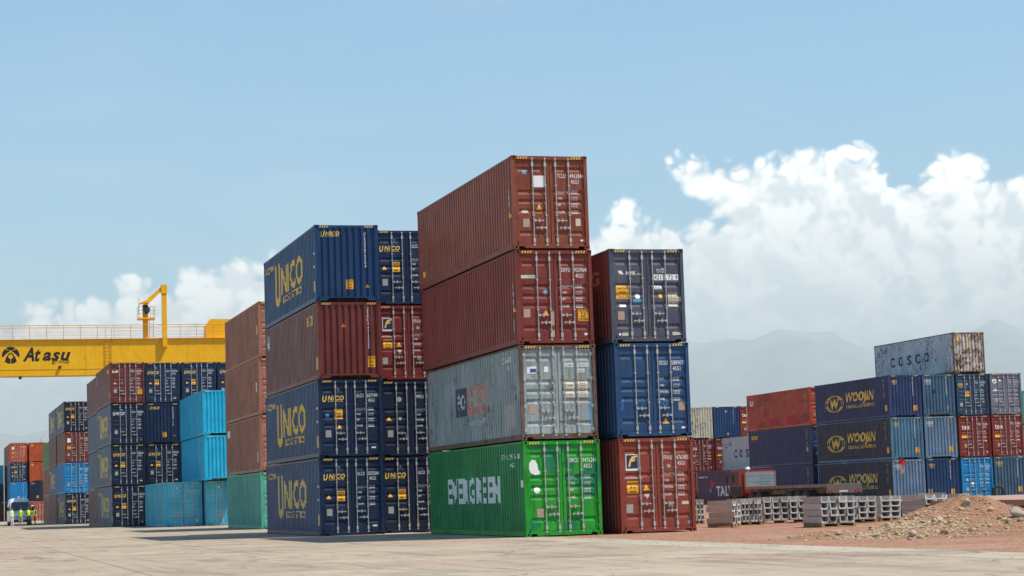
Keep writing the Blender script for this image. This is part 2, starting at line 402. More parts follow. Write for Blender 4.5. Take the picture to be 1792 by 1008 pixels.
def build_shared():
    R = {}
    hw, hl = CW / 2, CL / 2
    # frame: posts, rails, header and sill of the door end (-y), sills of the wall end (+y)
    b = MB()
    for sx in (-1, 1):
        for sy in (-1, 1):
            xa, xb = sorted((sx * (hw - .006), sx * (hw - .112))); ya, yb = sorted((sy * (hl - .008), sy * (hl - .115)))
            b.box(xa, xb, ya, yb, .118, CH - .118)
        xa, xb = sorted((sx * (hw - .008), sx * (hw - .07)))
        b.box(xa, xb, -hl + .178, hl - .178, CH - .066, CH - .008)
        xa, xb = sorted((sx * (hw - .004), sx * (hw - .05)))
        b.box(xa, xb, -hl + .178, hl - .178, .030, .172)
        xa, xb = sorted((sx * (hw - .004), sx * (hw - .12))); b.box(xa, xb, -hl + .178, hl - .178, .022, .032)
    b.box(-hw + .162, hw - .162, -hl + .016, -hl + .10, CH - .122, CH - .012)          # door header
    b.box(-hw + .162, hw - .162, -hl + .014, -hl + .10, .085, .172)                    # door sill
    b.box(-hw + .36, hw - .36, -hl + .014, -hl + .10, .030, .085)
    b.box(-hw + .162, hw - .162, hl - .10, hl - .016, CH - .112, CH - .012)            # wall end header and sill with gooseneck tunnel
    b.box(-hw + .162, hw - .162, hl - .10, hl - .016, .125, .180)
    for sx in (-1, 1):
        b.prism([(sx * (hw - .162), .03), (sx * (hw - .42), .03), (sx * (hw - .50), .125), (sx * (hw - .162), .125)], 'y', hl - .10, hl - .018)
    for q in (-.35, .35): b.box(q - .02, q + .02, hl - .08, hl - .03, .05, .125)
    R['frame'] = b.mesh('frame')
    b = MB()
    n = SIDE_T
    for (a, da), (c, dc) in zip(n, n[1:]):
        ya, yc = hl - a, hl - c
        b.quad((-hw + da, ya, .172), (-hw + dc, yc, .172), (-hw + dc, yc, CH - .066), (-hw + da, ya, CH - .066))
    R['side'] = b.mesh('side', fix=False)
    b = MB()
    for (a, da), (c, dc) in zip(WALL_T, WALL_T[1:]):
        b.quad((a - hw, -hl + da, .18), (c - hw, -hl + dc, .18), (c - hw, -hl + dc, CH - .112), (a - hw, -hl + da, CH - .112))
    R['wall'] = b.mesh('wall', fix=False)
    b = MB(); N = 30
    for i in range(N):
        y0 = -hl + .1 + (CL - .2) * i / N; p = (CL - .2) / N
        for q0, q1, z0, z1 in ((0, .5, 0, 0), (.5, .6, 0, -.015), (.6, .9, -.015, -.015), (.9, 1, -.015, 0)):
            b.quad((-hw + .03, y0 + q0 * p, CH - .012 + z0), (hw - .03, y0 + q0 * p, CH - .012 + z0), (hw - .03, y0 + q1 * p, CH - .012 + z1), (-hw + .03, y0 + q1 * p, CH - .012 + z1))
    R['roof'] = b.mesh('roof', fix=False)
    b = MB(); b.box(-hw + .05, hw - .05, -hl + .1, hl - .1, .13, .158)
    for i in range(20):
        y = -hl + .5 + i * .59; b.box(-hw + .05, hw - .05, y, y + .045, .035, .13)
    R['floor'] = b.mesh('floor')
    # corner casting with real apertures (this one: end face -y, side face -x)
    b = MB(); X, Y, Z = .162, .178, .118
    def holed(o, ux, uy, w, h, hw_, hh, nrm, dep):
        o = Vector(o); ux = Vector(ux); uy = Vector(uy); nrm = Vector(nrm)
        rc = [(0, 0), (w / 2, 0), (w, 0), (w, h / 2), (w, h), (w / 2, h), (0, h), (0, h / 2)]
        oc = [(w / 2 + hw_ * math.cos(a) * 1.08, h / 2 + hh * math.sin(a) * 1.08) for a in [rad(d) for d in (225, 270, 315, 0, 45, 90, 135, 180)]]
        A = [tuple(o + ux * p[0] + uy * p[1]) for p in rc]; B = [tuple(o + ux * p[0] + uy * p[1]) for p in oc]
        Cc = [tuple(Vector(q) - nrm * dep) for q in B]
        for i in range(8):
            j = (i + 1) % 8; b.quad(A[i], A[j], B[j], B[i]); b.quad(B[i], B[j], Cc[j], Cc[i])
        b.poly(Cc)
    holed((0, 0, 0), (1, 0, 0), (0, 0, 1), X, Z, .040, .036, (0, -1, 0), .09)
    holed((0, Y, 0), (0, -1, 0), (0, 0, 1), Y, Z, .045, .036, (-1, 0, 0), .08)
    b.quad((0, 0, Z), (X, 0, Z), (X, Y, Z), (0, Y, Z)); b.quad((0, 0, 0), (0, Y, 0), (X, Y, 0), (X, 0, 0))
    b.quad((X, 0, 0), (X, Y, 0), (X, Y, Z), (X, 0, Z)); b.quad((0, Y, 0), (0, Y, Z), (X, Y, Z), (X, Y, 0))
    R['casting'] = b.mesh('casting', fix=False)
    for nm, fx, fy in (('castR', 1, 0), ('castB', 0, 1), ('castRB', 1, 1)):
        c = MB()
        c.v = [(X - x if fx else x, Y - y if fy else y, z) for x, y, z in b.v]
        c.f = [tuple(reversed(f)) if (fx + fy) == 1 else f for f in b.f]; c.mi = b.mi
        R[nm] = c.mesh(nm, fix=False)
    # door leaves
    b = MB(); b.box(-hw + .112, hw - .112, -hl + .098, -hl + .11, .172, CH - .122); R['gasket'] = b.mesh('gasket')
    for nm, u0, u1 in (('doorL', .122, 1.209), ('doorR', 1.229, 2.316)):
        b = MB(); x0, x1 = u0 - hw, u1 - hw; st = .085
        for (a, da), (c, dc) in zip(DOOR_T, DOOR_T[1:]):
            b.quad((x0 + st, -hl + da, a), (x1 - st, -hl + da, a), (x1 - st, -hl + dc, c), (x0 + st, -hl + dc, c))
            for xx in (x0 + st, x1 - st):      # closed groove ends
                b.quad((xx, -hl + .05, a), (xx, -hl + da, a), (xx, -hl + dc, c), (xx, -hl + .05, c))
        b.box(x0, x0 + st, -hl + .051, -hl + .096, .18, CH - .13); b.box(x1 - st, x1, -hl + .051, -hl + .096, .18, CH - .13)
        b.box(x0 + st, x1 - st, -hl + .0515, -hl + .096, .18, .24); b.box(x0 + st, x1 - st, -hl + .0515, -hl + .096, 2.70, CH - .13)
        R[nm] = b.mesh(nm, fix=False)
    b = MB(); y = -hl + .024
    b.tube((0, y, .10), (0, y, 2.84), .0165, 8)
    for v in (1.05, 1.97): b.box(-.036, .036, y - .020, y + .034, v - .016, v + .016)
    for v in (.27, 2.62): b.box(-.034, .034, y - .022, y + .034, v - .065, v + .065)
    for v in (.13, 2.80): b.box(-.028, .028, y - .020, y + .012, v - .025, v + .025)
    R['bar'] = b.mesh('bar')
    b = MB(); y = -hl + .020
    b.box(0, .30, y - .010, y + .010, -.014, .014); b.box(-.02, .05, y - .022, y + .022, -.035, .035)
    b.box(.135, .17, y - .02, y + .035, -.055, .055); b.box(.12, .185, y - .014, y + .03, -.02, .02); b.box(.27, .31, y - .014, y + .012, -.022, .022)
    R['handle'] = b.mesh('handle')
    b = MB(); b.box(-.055, .055, -hl + .030, -hl + .052, -.045, .045); b.tube((-.05, -hl + .030, -.06), (-.05, -hl + .030, .06), .018, 6)
    R['hinge'] = b.mesh('hinge')
    # hazard stripes on header
    for nm, ua, ub in (('hazL', .185, .53), ('hazR', CW - .53, CW - .185)):
        b = MB(); n = 4; p = (ub - ua) / n; y = -hl + .012
        for i in range(n):
            u = ua - hw + i * p
            b.quad((u, y, CH - .105), (u + p * .5, y, CH - .105), (u + p * .95, y, CH - .03), (u + p * .45, y, CH - .03))
        R[nm] = b.mesh(nm, fix=False)
    return R
SH = build_shared()

# ------------------------------------------------------------------ markings
# a marking set = list of (part name, ink, layer, fn(flat)); sides use s = metres from the front edge of the side
def ends_std(code, num, chk, c='white', rows=('MAX.GROSS', 'TARE', 'NET', 'CU.CAP.'), sx=.62, typ='45G1'):
    def f(F):
        F.text(code, 1.46, 2.215, .130, w=.28, bold=.004); F.text(num, 1.87, 2.215, .130, w=.39, bold=.004)
        if chk: F.text(chk, 2.28, 2.215, .12, sx=.5, bold=.004)
        F.text(typ, 1.91, 2.035, .125, w=.25, bold=.004)
        for i, r in enumerate(rows):
            v = 1.755 - i * .207
            F.text(r, 1.46, v, .07, sx=.60, bold=.006); F.text('%d.%d KGS' % (30 - 9 * i % 26, 480 - i * 60), 1.90, v + .035, .048, sx=.62, bold=.01)
            F.text('%d.%d LBS' % (67 - 11 * i, 200 + i * 110), 1.90, v - .035, .048, sx=.62, bold=.01)
    return ('lettering', c, 0, f)
def rect(name, col, a, b, c, d): return (name, col, 0, lambda F: F.rect(a, b, c, d))
def tri(u, v, s=.19, col='orange', inv=False):
    return ('warning_triangle', col, 0, lambda F: F.poly([(u - s / 2, v + (s * .85 if inv else 0)), (u + s / 2, v + (s * .85 if inv else 0)), (u, v + (0 if inv else s * .85))]))
def caution(u, v, w=.31, h=.38, lines=('CAUTION', "9'6", 'HIGH')):
    def f(F):
        k = len(lines)
        for i, t in enumerate(lines): F.text(t, u + w / 2, v + h * (1 - (i + .78) / k * .98), h * .17, w=w * (.86 if len(t) > 5 else .5), align='c', bold=.02)
    return [rect('caution_sticker', 'orange', u, v, u + w, v + h), ('sticker_print', 'black', 1, f)]
def plate(u=.27, v=.74, col='silver'): return rect('data_plate', col, u, v, u + .21, v + .26)
def disc(u, v, r, col, nm='round_sticker'): return (nm, col, 0, lambda F: F.disc(u, v, r))
def unico_logo(u, v, h, col='yellow', w=.82, ital=.22):
    def f(F):
        F.text('U', u, v - h * .32, h * 1.32, w=w * .21, shear=ital, bold=.035); F.text('NICO', u + w * .25, v, h, w=w * .75, shear=ital, bold=.03)
        F.text('LOGISTICS', u + w * .27, v - h * .34, h * .22, w=w * .68, bold=.02)
    return ('logo_lettering', col, 0, f)
def S_(s): return CL - s
def unico_side(col='yellow', small='paleyellow'):
    def f(F):
        F.text('U', S_(9.35), .72, 1.62, w=1.35, bold=.035); F.text('NICO', S_(7.75), 1.08, 1.05, w=4.95, bold=.03)
        F.text('LOGISTICS', S_(7.4), .68, .26, w=4.4, bold=.02)
    return [('logo_lettering', col, 0, f), ('lettering', small, 0, lambda F: F.text('UNICONCON', S_(12.0), 2.28, .25, w=2.6, bold=.03)),
            ('side_label', 'paleyellow', 0, lambda F: F.rect(S_(.42), .38, S_(.20), .80)), ('lettering', 'white', 0, lambda F: [F.rect(S_(.4), 1.3 + k * .5, S_(.3), 1.38 + k * .5) for k in range(2)])]
def vert(code, u=1.93, v=2.52, h=.105, col='white'): return ('lettering', col, 0, lambda F: F.text(code, u, v, h, sx=.8, vert=True, bold=.015))
def bottom_tag(u=2.0, v=.26, col='white'): return rect('sticker', col, u, v, u + .17, v + .055)
def unico_door(code='ULCU', num='507504', chk='5', top='grey', cautionpos=(.66, 1.28), tripos=(.36, 1.36), logo='yellow', extra=()):
    return [unico_logo(.17, 2.12, .165, logo)] + caution(*cautionpos) + [tri(*tripos), plate(), disc(.78, 2.52, .05, top), ends_std(code, num, chk), bottom_tag(2.0, .30)] + list(extra)
def unico_wall(code='ULCU5079204', ): return [unico_logo(.24, 2.50, .15, w=.72)] + caution(1.17, .46, .28, .36) + [tri(1.99, .52, .16), vert(code)]
def woo_side(col='yellow'):
    def f(F):
        F.ring(S_(8.9), 1.35, .62, .10, 1.22); F.ring(S_(8.9), 1.35, .62, .10, 1.55, 28); F.text('W', S_(8.9), .98, .70, w=1.5, align='c', bold=.03, shear=.1)
    def g_(F):
        F.text('WOOJIN', S_(7.0), 1.40, .62, w=4.6, shear=.2, bold=.035); F.text('GLOBAL LOGISTICS', S_(6.9), .93, .22, w=4.5, bold=.015)
    return [('emblem', col, 0, f), ('logo_lettering', col, 0, g_), ('lettering', 'dwhite', 0, lambda F: F.text('WJLU 500', S_(.9), 2.5, .14, vert=True)), ('side_label', 'yellow', 0, lambda F: F.rect(S_(.75), .45, S_(.45), .85))]
def woo_emblem(u, v, col='paleyellow', s=1.0):
    def f(F):
        F.ring(u, v, .10 * s, .025 * s, .12 * s, 18); F.ring(u, v, .10 * s, .025 * s, .2 * s, 18); F.text('W', u, v - .05 * s, .10 * s, align='c', bold=.03); F.text('WOOJIN', u, v - .20 * s, .06 * s, w=.34 * s, align='c', bold=.03)
    return ('emblem', col, 0, f)
def woo_wall(col='paleyellow', code='WJLU5006214', c2='white', caut=True, s=1.0):
    r = [woo_emblem(.42, 2.45, col, s), vert(code, 1.80, 2.62, .10, c2)]
    return r + (caution(1.80, .42, .27, .36, ("9'6", 'HIGH')) if caut else [])
def tex_door(num='521476'):
    return [('logo_lettering', 'white', 0, lambda F: F.text('tex', .25, 1.93, .36, w=.62, bold=.012)), rect('caution_sticker', 'orange', .22, 1.33, .66, 1.56), plate(.40, .68, 'tan'), disc(.85, 1.47, .05, 'lblue'),
            ends_std('TEXU', num, '3'), rect('sticker', 'orange', 2.0, 1.08, 2.16, 1.15), disc(2.15, .33, .045, 'white')]
def generic_side(col='dwhite'): return [('lettering', col, 0, lambda F: F.text('45G1 9876', S_(.8), 2.45, .15, vert=True, bold=.02)), ('side_label', 'paleyellow', 0, lambda F: F.rect(S_(.6), .5, S_(.35), .9))]
def ffau(extra=()):
    def f(F):
        F.poly([(.30, 2.02), (.36, 2.02), (.41, 2.22), (.60, 2.33), (.60, 2.37), (.42, 2.33), (.35, 2.22)])
    def f2(F): F.poly([(.38, 2.16), (.52, 2.20), (.56, 2.25), (.42, 2.23)])
    return [rect('company_sticker', 'white', .22, 1.90, .64, 2.40), ('emblem_field', 'navy', 1, lambda F: F.rect(.25, 1.97, .61, 2.38)), ('emblem', 'yellow', 2, f), ('emblem', 'yellow', 2, f2),
            ('lettering', 'white', 0, lambda F: F.text('www.florens.com', .17, 1.655, .06, w=.56, bold=.01))] + caution(.24, 1.20, .38, .38) + [tri(.86, 1.29, .21), tri(.88, 1.01, .21, 'silver', True),
            plate(.20, .62), ends_std('FFAU', '476385', '2', rows=('MAX.GROSS', 'TARE', 'PAYLOAD', 'CU.CAP.')), disc(1.62, 2.02, .065, 'silver'), rect('data_plate', 'silver', 1.55, .76, 1.72, .92), rect('sticker', 'cream', 2.0, .83, 2.23, .93), disc(2.21, .17 + .11, .05, 'lblue')] + list(extra)
def unico_maroon_door(): return [rect('sticker', 'white', .18, 2.18, .24, 2.34), ('lettering', 'white', 0, lambda F: F.rect(.24, 2.19, .6, 2.25)), ('lettering', 'yellow', 0, lambda F: F.rect(.4, 2.27, .64, 2.34)), tri(.36, 1.36), disc(.86, 1.47, .05, 'silver'), plate()] + caution(1.93, .62, .33, .40) + [ends_std('BEAU', '446391', '2')]

SETS = {}
M = SETS
M['A4d'] = [rect('blank_sticker', 'white', .70, 1.92, 1.06, 2.28), rect('sticker_edge', 'blue', .71, 1.90, 1.05, 1.92), rect('sticker', 'lblue', .34, 2.32, .48, 2.44), tri(.86, 1.22, .20, 'orange'), ('warning_triangle_top', 'white', 1, lambda F: F.poly([(.82, 1.32), (.90, 1.32), (.86, 1.385)])),
            ('sticker', 'cream', 0, lambda F: F.disc(.40, 1.17, .115, .05)), plate(.33, .68, 'tan'), rect('sticker', 'cream', 2.02, .72, 2.18, .95), bottom_tag(2.16, .245), ends_std('TCLU', '496284', '4')]
M['A4s'] = [('side_label', 'yellow', 0, lambda F: F.rect(S_(11.7), .42, S_(11.3), .62)), ('lettering', 'dwhite', 0, lambda F: [F.rect(S_(.6), v, S_(.36), v + .16) for v in (1.35, 1.55)]), ('side_label', 'yellow', 0, lambda F: F.rect(S_(.55), 1.75, S_(.4), 1.9)), ('side_label', 'yellow', 0, lambda F: F.poly([(S_(.62), 1.02), (S_(.30), 1.02), (S_(.40), 1.22)]))]
M['A3d'] = [rect('sticker', 'mint', .16, 2.02, .62, 2.12), ('sticker_print', 'navy', 1, lambda F: F.text('Cabin', .37, 2.055, .05, w=.22)), disc(.92, 1.60, .075, 'lblue'), ('sticker_print', 'white', 1, lambda F: F.text('SL', .92, 1.575, .05, align='c')), plate(.21, .82, 'tan'), tri(.92, .87, .21, 'orange'),
            ends_std('DRYU', '933964', '1')] + caution(1.95, .70, .34, .36, ('CAUTION', "9'6", 'HIGH', 'CONTAINER')) + [rect('sticker', 'white', 2.14, .26, 2.23, .33), rect('scuff', 'tan', 1.10, .22, 1.18, 1.0)]
M['A3s'] = [('side_label', 'yellow', 0, lambda F: F.rect(S_(.55), 1.75, S_(.4), 1.9)), ('side_label', 'yellow', 0, lambda F: F.poly([(S_(.62), 1.02), (S_(.30), 1.02), (S_(.40), 1.22)])), ('lettering', 'dwhite', 0, lambda F: [F.rect(S_(.6), v, S_(.36), v + .16) for v in (1.25, 1.5)]), ('lettering', 'dwhite', 0, lambda F: F.rect(S_(.5), .4, S_(.4), .8))]
def po(F): F.rect(S_(8.15), 1.05, S_(6.55), 2.0)
def po2(F): F.rect(S_(6.5), 1.05, S_(4.05), 2.0)
M['A2d'] = [rect('sticker', 'white', .24, 2.02, .33, 2.22), rect('company_sticker', 'white', .34, 2.02, .54, 2.24), ('sticker_print', 'blue', 1, lambda F: F.rect(.345, 2.06, .535, 2.17)), rect('sticker', 'white', .78, 2.06, .92, 2.23), plate(.27, .80, 'tan'),
            rect('number_patch', 'white', 1.44, 2.20, 1.72, 2.33), rect('number_patch', 'white', 1.84, 2.20, 2.22, 2.33), rect('number_patch', 'white', 1.86, 2.03, 2.08, 2.15), rect('weight_patch', 'cream', 1.46, 1.28, 1.74, 1.84), rect('weight_patch', 'cream', 1.86, 1.28, 2.15, 1.84),
            ('lettering', 'black', 1, lambda F: [F.text('ZONU', 1.46, 2.22, .09, w=.24), F.text('783521', 1.86, 2.22, .09, w=.34), F.text('45G1', 1.88, 2.045, .085, w=.18)] + [F.text(t, 1.48, 1.75 - i * .14, .05, w=.2) for i, t in enumerate(('MAX.GROSS', 'TARE', 'PAYLOAD', 'CUBE'))] + [F.text('%d KG' % (30480 - i * 3911), 1.9, 1.76 - i * .075, .045, w=.2) for i in range(7)]),
            rect('sticker', 'cream', .76, .40, 1.04, .47), rect('blue_patch', 'lblue', 2.20, .40, 2.30, 1.25), rect('sticker', 'salmon', 1.84, 1.05, 1.98, 1.11)]
M['A2s'] = [('emblem_field', 'wornnavy', 0, po), ('emblem_field', 'salmon', 0, po2), ('logo_lettering', 'dwhite', 1, lambda F: F.text('PO', S_(7.9), 1.30, .46, w=1.15, bold=.03)), ('logo_lettering', 'grey', 1, lambda F: F.text('NED', S_(6.2), 1.32, .5, w=1.9, bold=.03)), ('lettering', 'dwhite', 0, lambda F: F.text('Nedlloyd', S_(6.4), .68, .22, w=2.0, bold=.01)),
            ('lettering', 'white', 0, lambda F: [F.text('ZONU783', S_(1.95), 2.44, .17, w=1.0, bold=.02), F.text('45', S_(1.4), 2.2, .15, w=.35, bold=.02)]), ('repaint_patch', 'grey', 0, lambda F: F.rect(S_(1.9), .45, S_(.8), 1.15))]
M['A1d'] = [('torn_sticker', 'ewhite', 0, lambda F: F.poly([(.17, 2.05), (.22, 1.92), (.36, 1.86), (.50, 1.88), (.52, 1.95), (.46, 2.02), (.44, 2.18), (.38, 2.30), (.27, 2.33), (.18, 2.22)])), disc(.40, 1.40, .10, 'ewhite'), ('diamond_sticker', 'blue', 0, lambda F: None), plate(.38, .58, 'tan'),
            ends_std('EMCU', '947624', '8', rows=('MAX.', 'TARE', 'NET', 'CUBE'))]
M['A1d'] = [m for m in M['A1d'] if m[0] != 'diamond_sticker']
M['A1s'] = [('logo_lettering', 'ewhite', 0, lambda F: F.text('EVERGREEN', S_(9.6), 1.08, .78, w=6.75, bold=.035)), ('lettering', 'ewhite', 0, lambda F: [F.text('EMCU 947624', S_(2.5), 2.38, .16, w=1.9), F.text('45', S_(1.6), 2.12, .14, w=.4)]), ('lettering', 'ewhite', 0, lambda F: F.rect(S_(.42), 1.5, S_(.30), 1.72))]
M['C3d'] = [('logo_lettering', 'white', 0, lambda F: [F.poly([(.28, 2.22), (.40, 2.22), (.47, 2.10), (.33, 2.12)]), F.text('NYK', .53, 2.09, .11, w=.34, shear=.25, bold=.03), F.text('LINE', .88, 2.09, .05, w=.17)])] + caution(.20, 1.34, .44, .42, ('CAUTION', 'HIGH', 'TRAILER')) + [disc(.90, 1.42, .085, 'white'), rect('repaint_patch', 'lblue', .74, 1.22, 1.06, 1.34), rect('sticker', 'white', .30, 1.09, .51, 1.17), plate(.24, .70, 'tan'),
            ('lettering', 'white', 0, lambda F: F.text('TDT', 1.54, 2.16, .11, w=.17)), rect('number_patch', 'white', 1.73, 2.15, 1.81, 2.30), rect('number_patch', 'white', 1.45, 1.92, 2.26, 2.10), rect('number_patch', 'white', 1.46, 1.64, 1.70, 1.75), ('lettering', 'black', 1, lambda F: [F.text('U', 1.745, 2.165, .11, w=.05), F.text('4217', 1.47, 1.945, .13, w=.34), F.text('72 9', 1.92, 1.945, .13, w=.32), F.text('45G1', 1.48, 1.66, .08, w=.2)]),
            rect('caution_sticker', 'orange', 1.60, 1.36, 1.71, 1.50), rect('weight_patch', 'cream', 1.90, 1.10, 2.33, 1.54), ('lettering', 'black', 1, lambda F: [F.text('30480 KGS 67200', 1.92, 1.48 - i * .075, .04, w=.38) for i in range(5)]), disc(.28, .25, .04, 'white'), rect('sticker', 'cream', .35, .20, .55, .30), rect('sticker', 'cream', 2.0, .21, 2.18, .31), rect('sticker', 'white', 2.19, .22, 2.31, .29)]
M['C3s'] = [('logo_lettering', 'salmon', 0, lambda F: F.text('GUTENBERG', S_(9.5), 1.9, .42, w=8.4, bold=.03)), ('lettering', 'grey', 0, lambda F: F.text('0.DJ', S_(3), .45, .2, w=1.2))]
M['C2d'] = [ends_std('SEGU', '588907', '1', rows=('MGW', 'TARE', 'PAYLOAD', 'CUBE')), tri(1.62, .40, .22, 'orange'), plate(2.05, .80, 'tan'), rect('sticker', 'white', 2.12, .24, 2.25, .30), ('round_sticker', 'lblue', 0, lambda F: F.ring(1.62, 1.03, .07, .015)), rect('repaint_patch', 'blue', .14, .80, .27, 1.20)]
M['C1d'] = ffau()
M['B4w'] = unico_wall('ULCU5079204'); M['B3w'] = [tri(1.0, 1.95, .17)] + caution(1.90, .42, .28, .42) + [vert('BEAU4471535', 1.95, 2.60, .125)]
M['B2d'] = unico_door('ULCU', '507749', '3', 'grey', (.62, 1.42), (.80, 1.05), extra=[rect('sticker', 'lblue', .28, 1.48, .41, 1.62)]); M['B1d'] = unico_door('ULCU', '507504', '5')
M['uside'] = unico_side(); M['uside2'] = unico_side('paleyellow')
M['B3s'] = [('side_label', 'yellow', 0, lambda F: F.text('BCI', S_(2.2), 2.15, .34, w=1.0, bold=.03)), ('side_label', 'grey', 0, lambda F: F.rect(S_(11.7), 1.95, S_(10.9), 2.55)), ('lettering', 'white', 1, lambda F: F.text('bci', S_(11.6), 2.05, .3, w=.6, bold=.03)), ('side_label', 'paleyellow', 0, lambda F: F.rect(S_(.42), .38, S_(.20), .85))]
M['Bb4d'] = unico_door('ULCU', '508811', '2', 'lblue'); M['Bb3d'] = ffau(); M['Bb2d'] = [disc(.78, 2.18, .10, 'silver'), tri(.36, 1.36, .21), tri(.80, 1.36, .18, 'silver', True), plate(.30, .74), ends_std('MMLU', '510028', '4', rows=('MAX.GROSS', 'TARE', 'PAYLOAD', 'CU CAP')), rect('sticker', 'grey', 1.0, .7, 1.06, .85)]
M['Bb1d'] = unico_door('ULCU', '507211', '0', 'silver')
M['Dm'] = unico_maroon_door(); M['Dms'] = [('side_label', 'paleyellow', 0, lambda F: F.rect(S_(2.2), 2.2, S_(1.2), 2.5)), ('side_label', 'grey', 0, lambda F: F.rect(S_(11.7), 1.95, S_(10.9), 2.55)), ('side_label', 'paleyellow', 0, lambda F: F.rect(S_(.6), .38, S_(.3), .85))]
M['ud1'] = unico_door('ULCU', '508260', '1'); M['ud2'] = unico_door('ULCU', '507633', '7', 'lblue'); M['ud3'] = unico_door('ULCU', '507918', '4', 'white')
M['udw'] = [unico_logo(.17, 2.12, .165, 'white'), plate(), disc(.78, 2.45, .05, 'lblue'), disc(2.1, .3, .05, 'lblue'), ends_std('ULCU', '508008', '9')]
M['uw1'] = unico_wall('ULCU5081170')
M['Es'] = [('lettering', 'dwhite', 0, lambda F: F.text('FSCU9012', S_(11.6), 2.45, .17, vert=True, bold=.02)), ('side_label', 'paleyellow', 0, lambda F: F.rect(S_(.9), 1.25, S_(.5), 1.7))]
M['Es2'] = [('lettering', 'dwhite', 0, lambda F: F.text('TGHU', S_(11.6), 2.45, .15, vert=True)), ('side_label', 'ewhite', 0, lambda F: F.rect(S_(1.2), 1.2, S_(.9), 1.7)), ('scuff', 'red', 0, lambda F: F.rect(S_(2.9), 1.2, S_(2.5), 1.75))]
M['Es3'] = [('side_label', 'ewhite', 0, lambda F: F.rect(S_(11.6), 2.1, S_(10.6), 2.5)), ('side_label', 'cream', 0, lambda F: F.rect(S_(1.2), .5, S_(.9), 1.0))]
M['Es1'] = [('lettering', 'ewhite', 0, lambda F: F.text('CHINASHIPPING', S_(11.5), 2.6, .16, vert=True, bold=.03))]
M['Gd'] = [tri(2.05, .42, .2, 'orange'), plate(.62, .62, 'tan'), disc(.85, 2.5, .05, 'white'), ends_std('GESU', '440217', '5', 'dwhite'), bottom_tag(2.0, .28)]
M['Gd2'] = [plate(.62, .62, 'tan'), disc(.85, 2.5, .06, 'white'), ends_std('GESU', '441902', '8', 'dwhite')]
M['plaind'] = [plate(.3, .7, 'tan'), disc(.85, 2.5, .05, 'white'), ends_std('TRLU', '730155', '6')]
M['reddoor'] = [rect('company_sticker', 'white', .24, 1.9, .55, 2.3)] + caution(.24, 1.25, .34, .34) + [tri(.84, 1.3, .17, 'silver', True), plate(.25, .62), ends_std('FFAU', '350012', '7')]
M['orwall'] = caution(.28, 2.28, .32, .34, ("9'6", 'HIGH')) + [tri(1.15, 2.1, .14)]
M['bluewall'] = [('logo_lettering', 'cream', 0, lambda F: F.text('UNICO', .2, 2.52, .13, w=.6, shear=.2, bold=.03)), vert('ULCU5066120', 1.85, 2.6, .11, 'dwhite'), rect('caution_sticker', 'cream', 1.02, .42, 1.28, .78), rect('sticker', 'white', 1.8, .5, 1.92, .62)]
M['navywall'] = [('logo_lettering', 'cream', 0, lambda F: F.text('UNICO', .2, 2.52, .13, w=.6, shear=.2, bold=.03))] + caution(1.02, .42, .3, .38, ("9'6", 'HIGH'))
M['woos'] = woo_side(); M['woos2'] = woo_side('paleyellow')
M['W03'] = woo_wall(code='WJLU5006214'); M['W02'] = woo_wall('yellow', 'WJLU5003378'); M['W01'] = woo_wall('white', 'WJLU5004407', 'dwhite', False, 1.2)
M['W13'] = woo_wall('white', 'WJLU5008830', 'white', False, 1.25) + [rect('repaint_patch', 'navy', .75, 1.55, 1.0, 1.85), rect('caution_sticker', 'tan', 1.83, .40, 1.92, .72)]; M['W12'] = woo_wall('white', 'WJLU5005192', 'dwhite', True, 1.2); M['W11'] = woo_wall('paleyellow', 'WJLU5007765')
M['W31'] = woo_wall('yellow', 'WJLU5002286', s=1.2)
M['W23'] = [woo_emblem(.34, 2.15, 'yellow'), disc(.84, 2.18, .05, 'white')] + caution(.68, 1.30, .34, .36, ("9'6", 'HIGH')) + [plate(.25, .62), ends_std('WJLU', '510442', '0'), rect('caution_sticker', 'orange', 2.0, .88, 2.14, .97)]
M['W33'] = [('logo_lettering', 'white', 0, lambda F: [F.ring(.37, 2.35, .17, .085), F.disc(.80, 2.38, .07)]), ('lettering', 'dwhite', 0, lambda F: F.rect(.25, 1.65, .56, 1.85)), plate(.36, .88, 'tan'), ends_std('CMAU', '603318', '2', 'dwhite'), bottom_tag(2.13, .26)]
M['W22'] = tex_door('521476'); M['W32'] = tex_door('518822')
M['W21'] = [tri(.45, 1.28, .2, 'yellow'), disc(.86, 1.10, .09, 'white'), plate(.33, .55), ends_std('TRLU', '730552', '9'), bottom_tag(2.0, .18)]
def cosco(F): 
    for i, ch in enumerate('COSCO'): F.text(ch, S_(9.7 - i * 1.33), 1.10, .66, w=.72, bold=.03)
M['coscos'] = [('logo_lettering', 'navy', 0, cosco), ('emblem', 'blue', 0, lambda F: [F.text('CSNE', S_(11.0), 2.2, .26, w=.9, bold=.03), F.poly([(S_(11.6), 2.15), (S_(11.4), 2.15), (S_(11.5), 2.5)]), F.rect(S_(11.9), 2.0, S_(11.1), 2.06)])]
M['coscow'] = [rect('sticker', 'yellow', .33, 2.30, .52, 2.58), rect('sticker', 'yellow', 1.1, 1.85, 1.3, 2.1), rect('scuff', 'tan', .2, 1.0, .42, 1.3)]
M['Rs3'] = [('emblem', 'white', 0, lambda F: [F.rect(S_(11.6), 2.0, S_(11.35), 2.42), F.rect(S_(11.1), 2.05, S_(10.85), 2.42), F.poly([(S_(11.35), 2.0), (S_(11.1), 2.0), (S_(11.1), 2.12), (S_(11.35), 2.12)])]), ('lettering', 'dwhite', 0, lambda F: F.text('TGHU 8801', S_(.9), 2.5, .14, vert=True)), ('repaint_patch', 'red', 0, lambda F: [F.rect(S_(7.9), .25, S_(5.7), .8), F.rect(S_(4.3), .25, S_(2.6), .95)])]
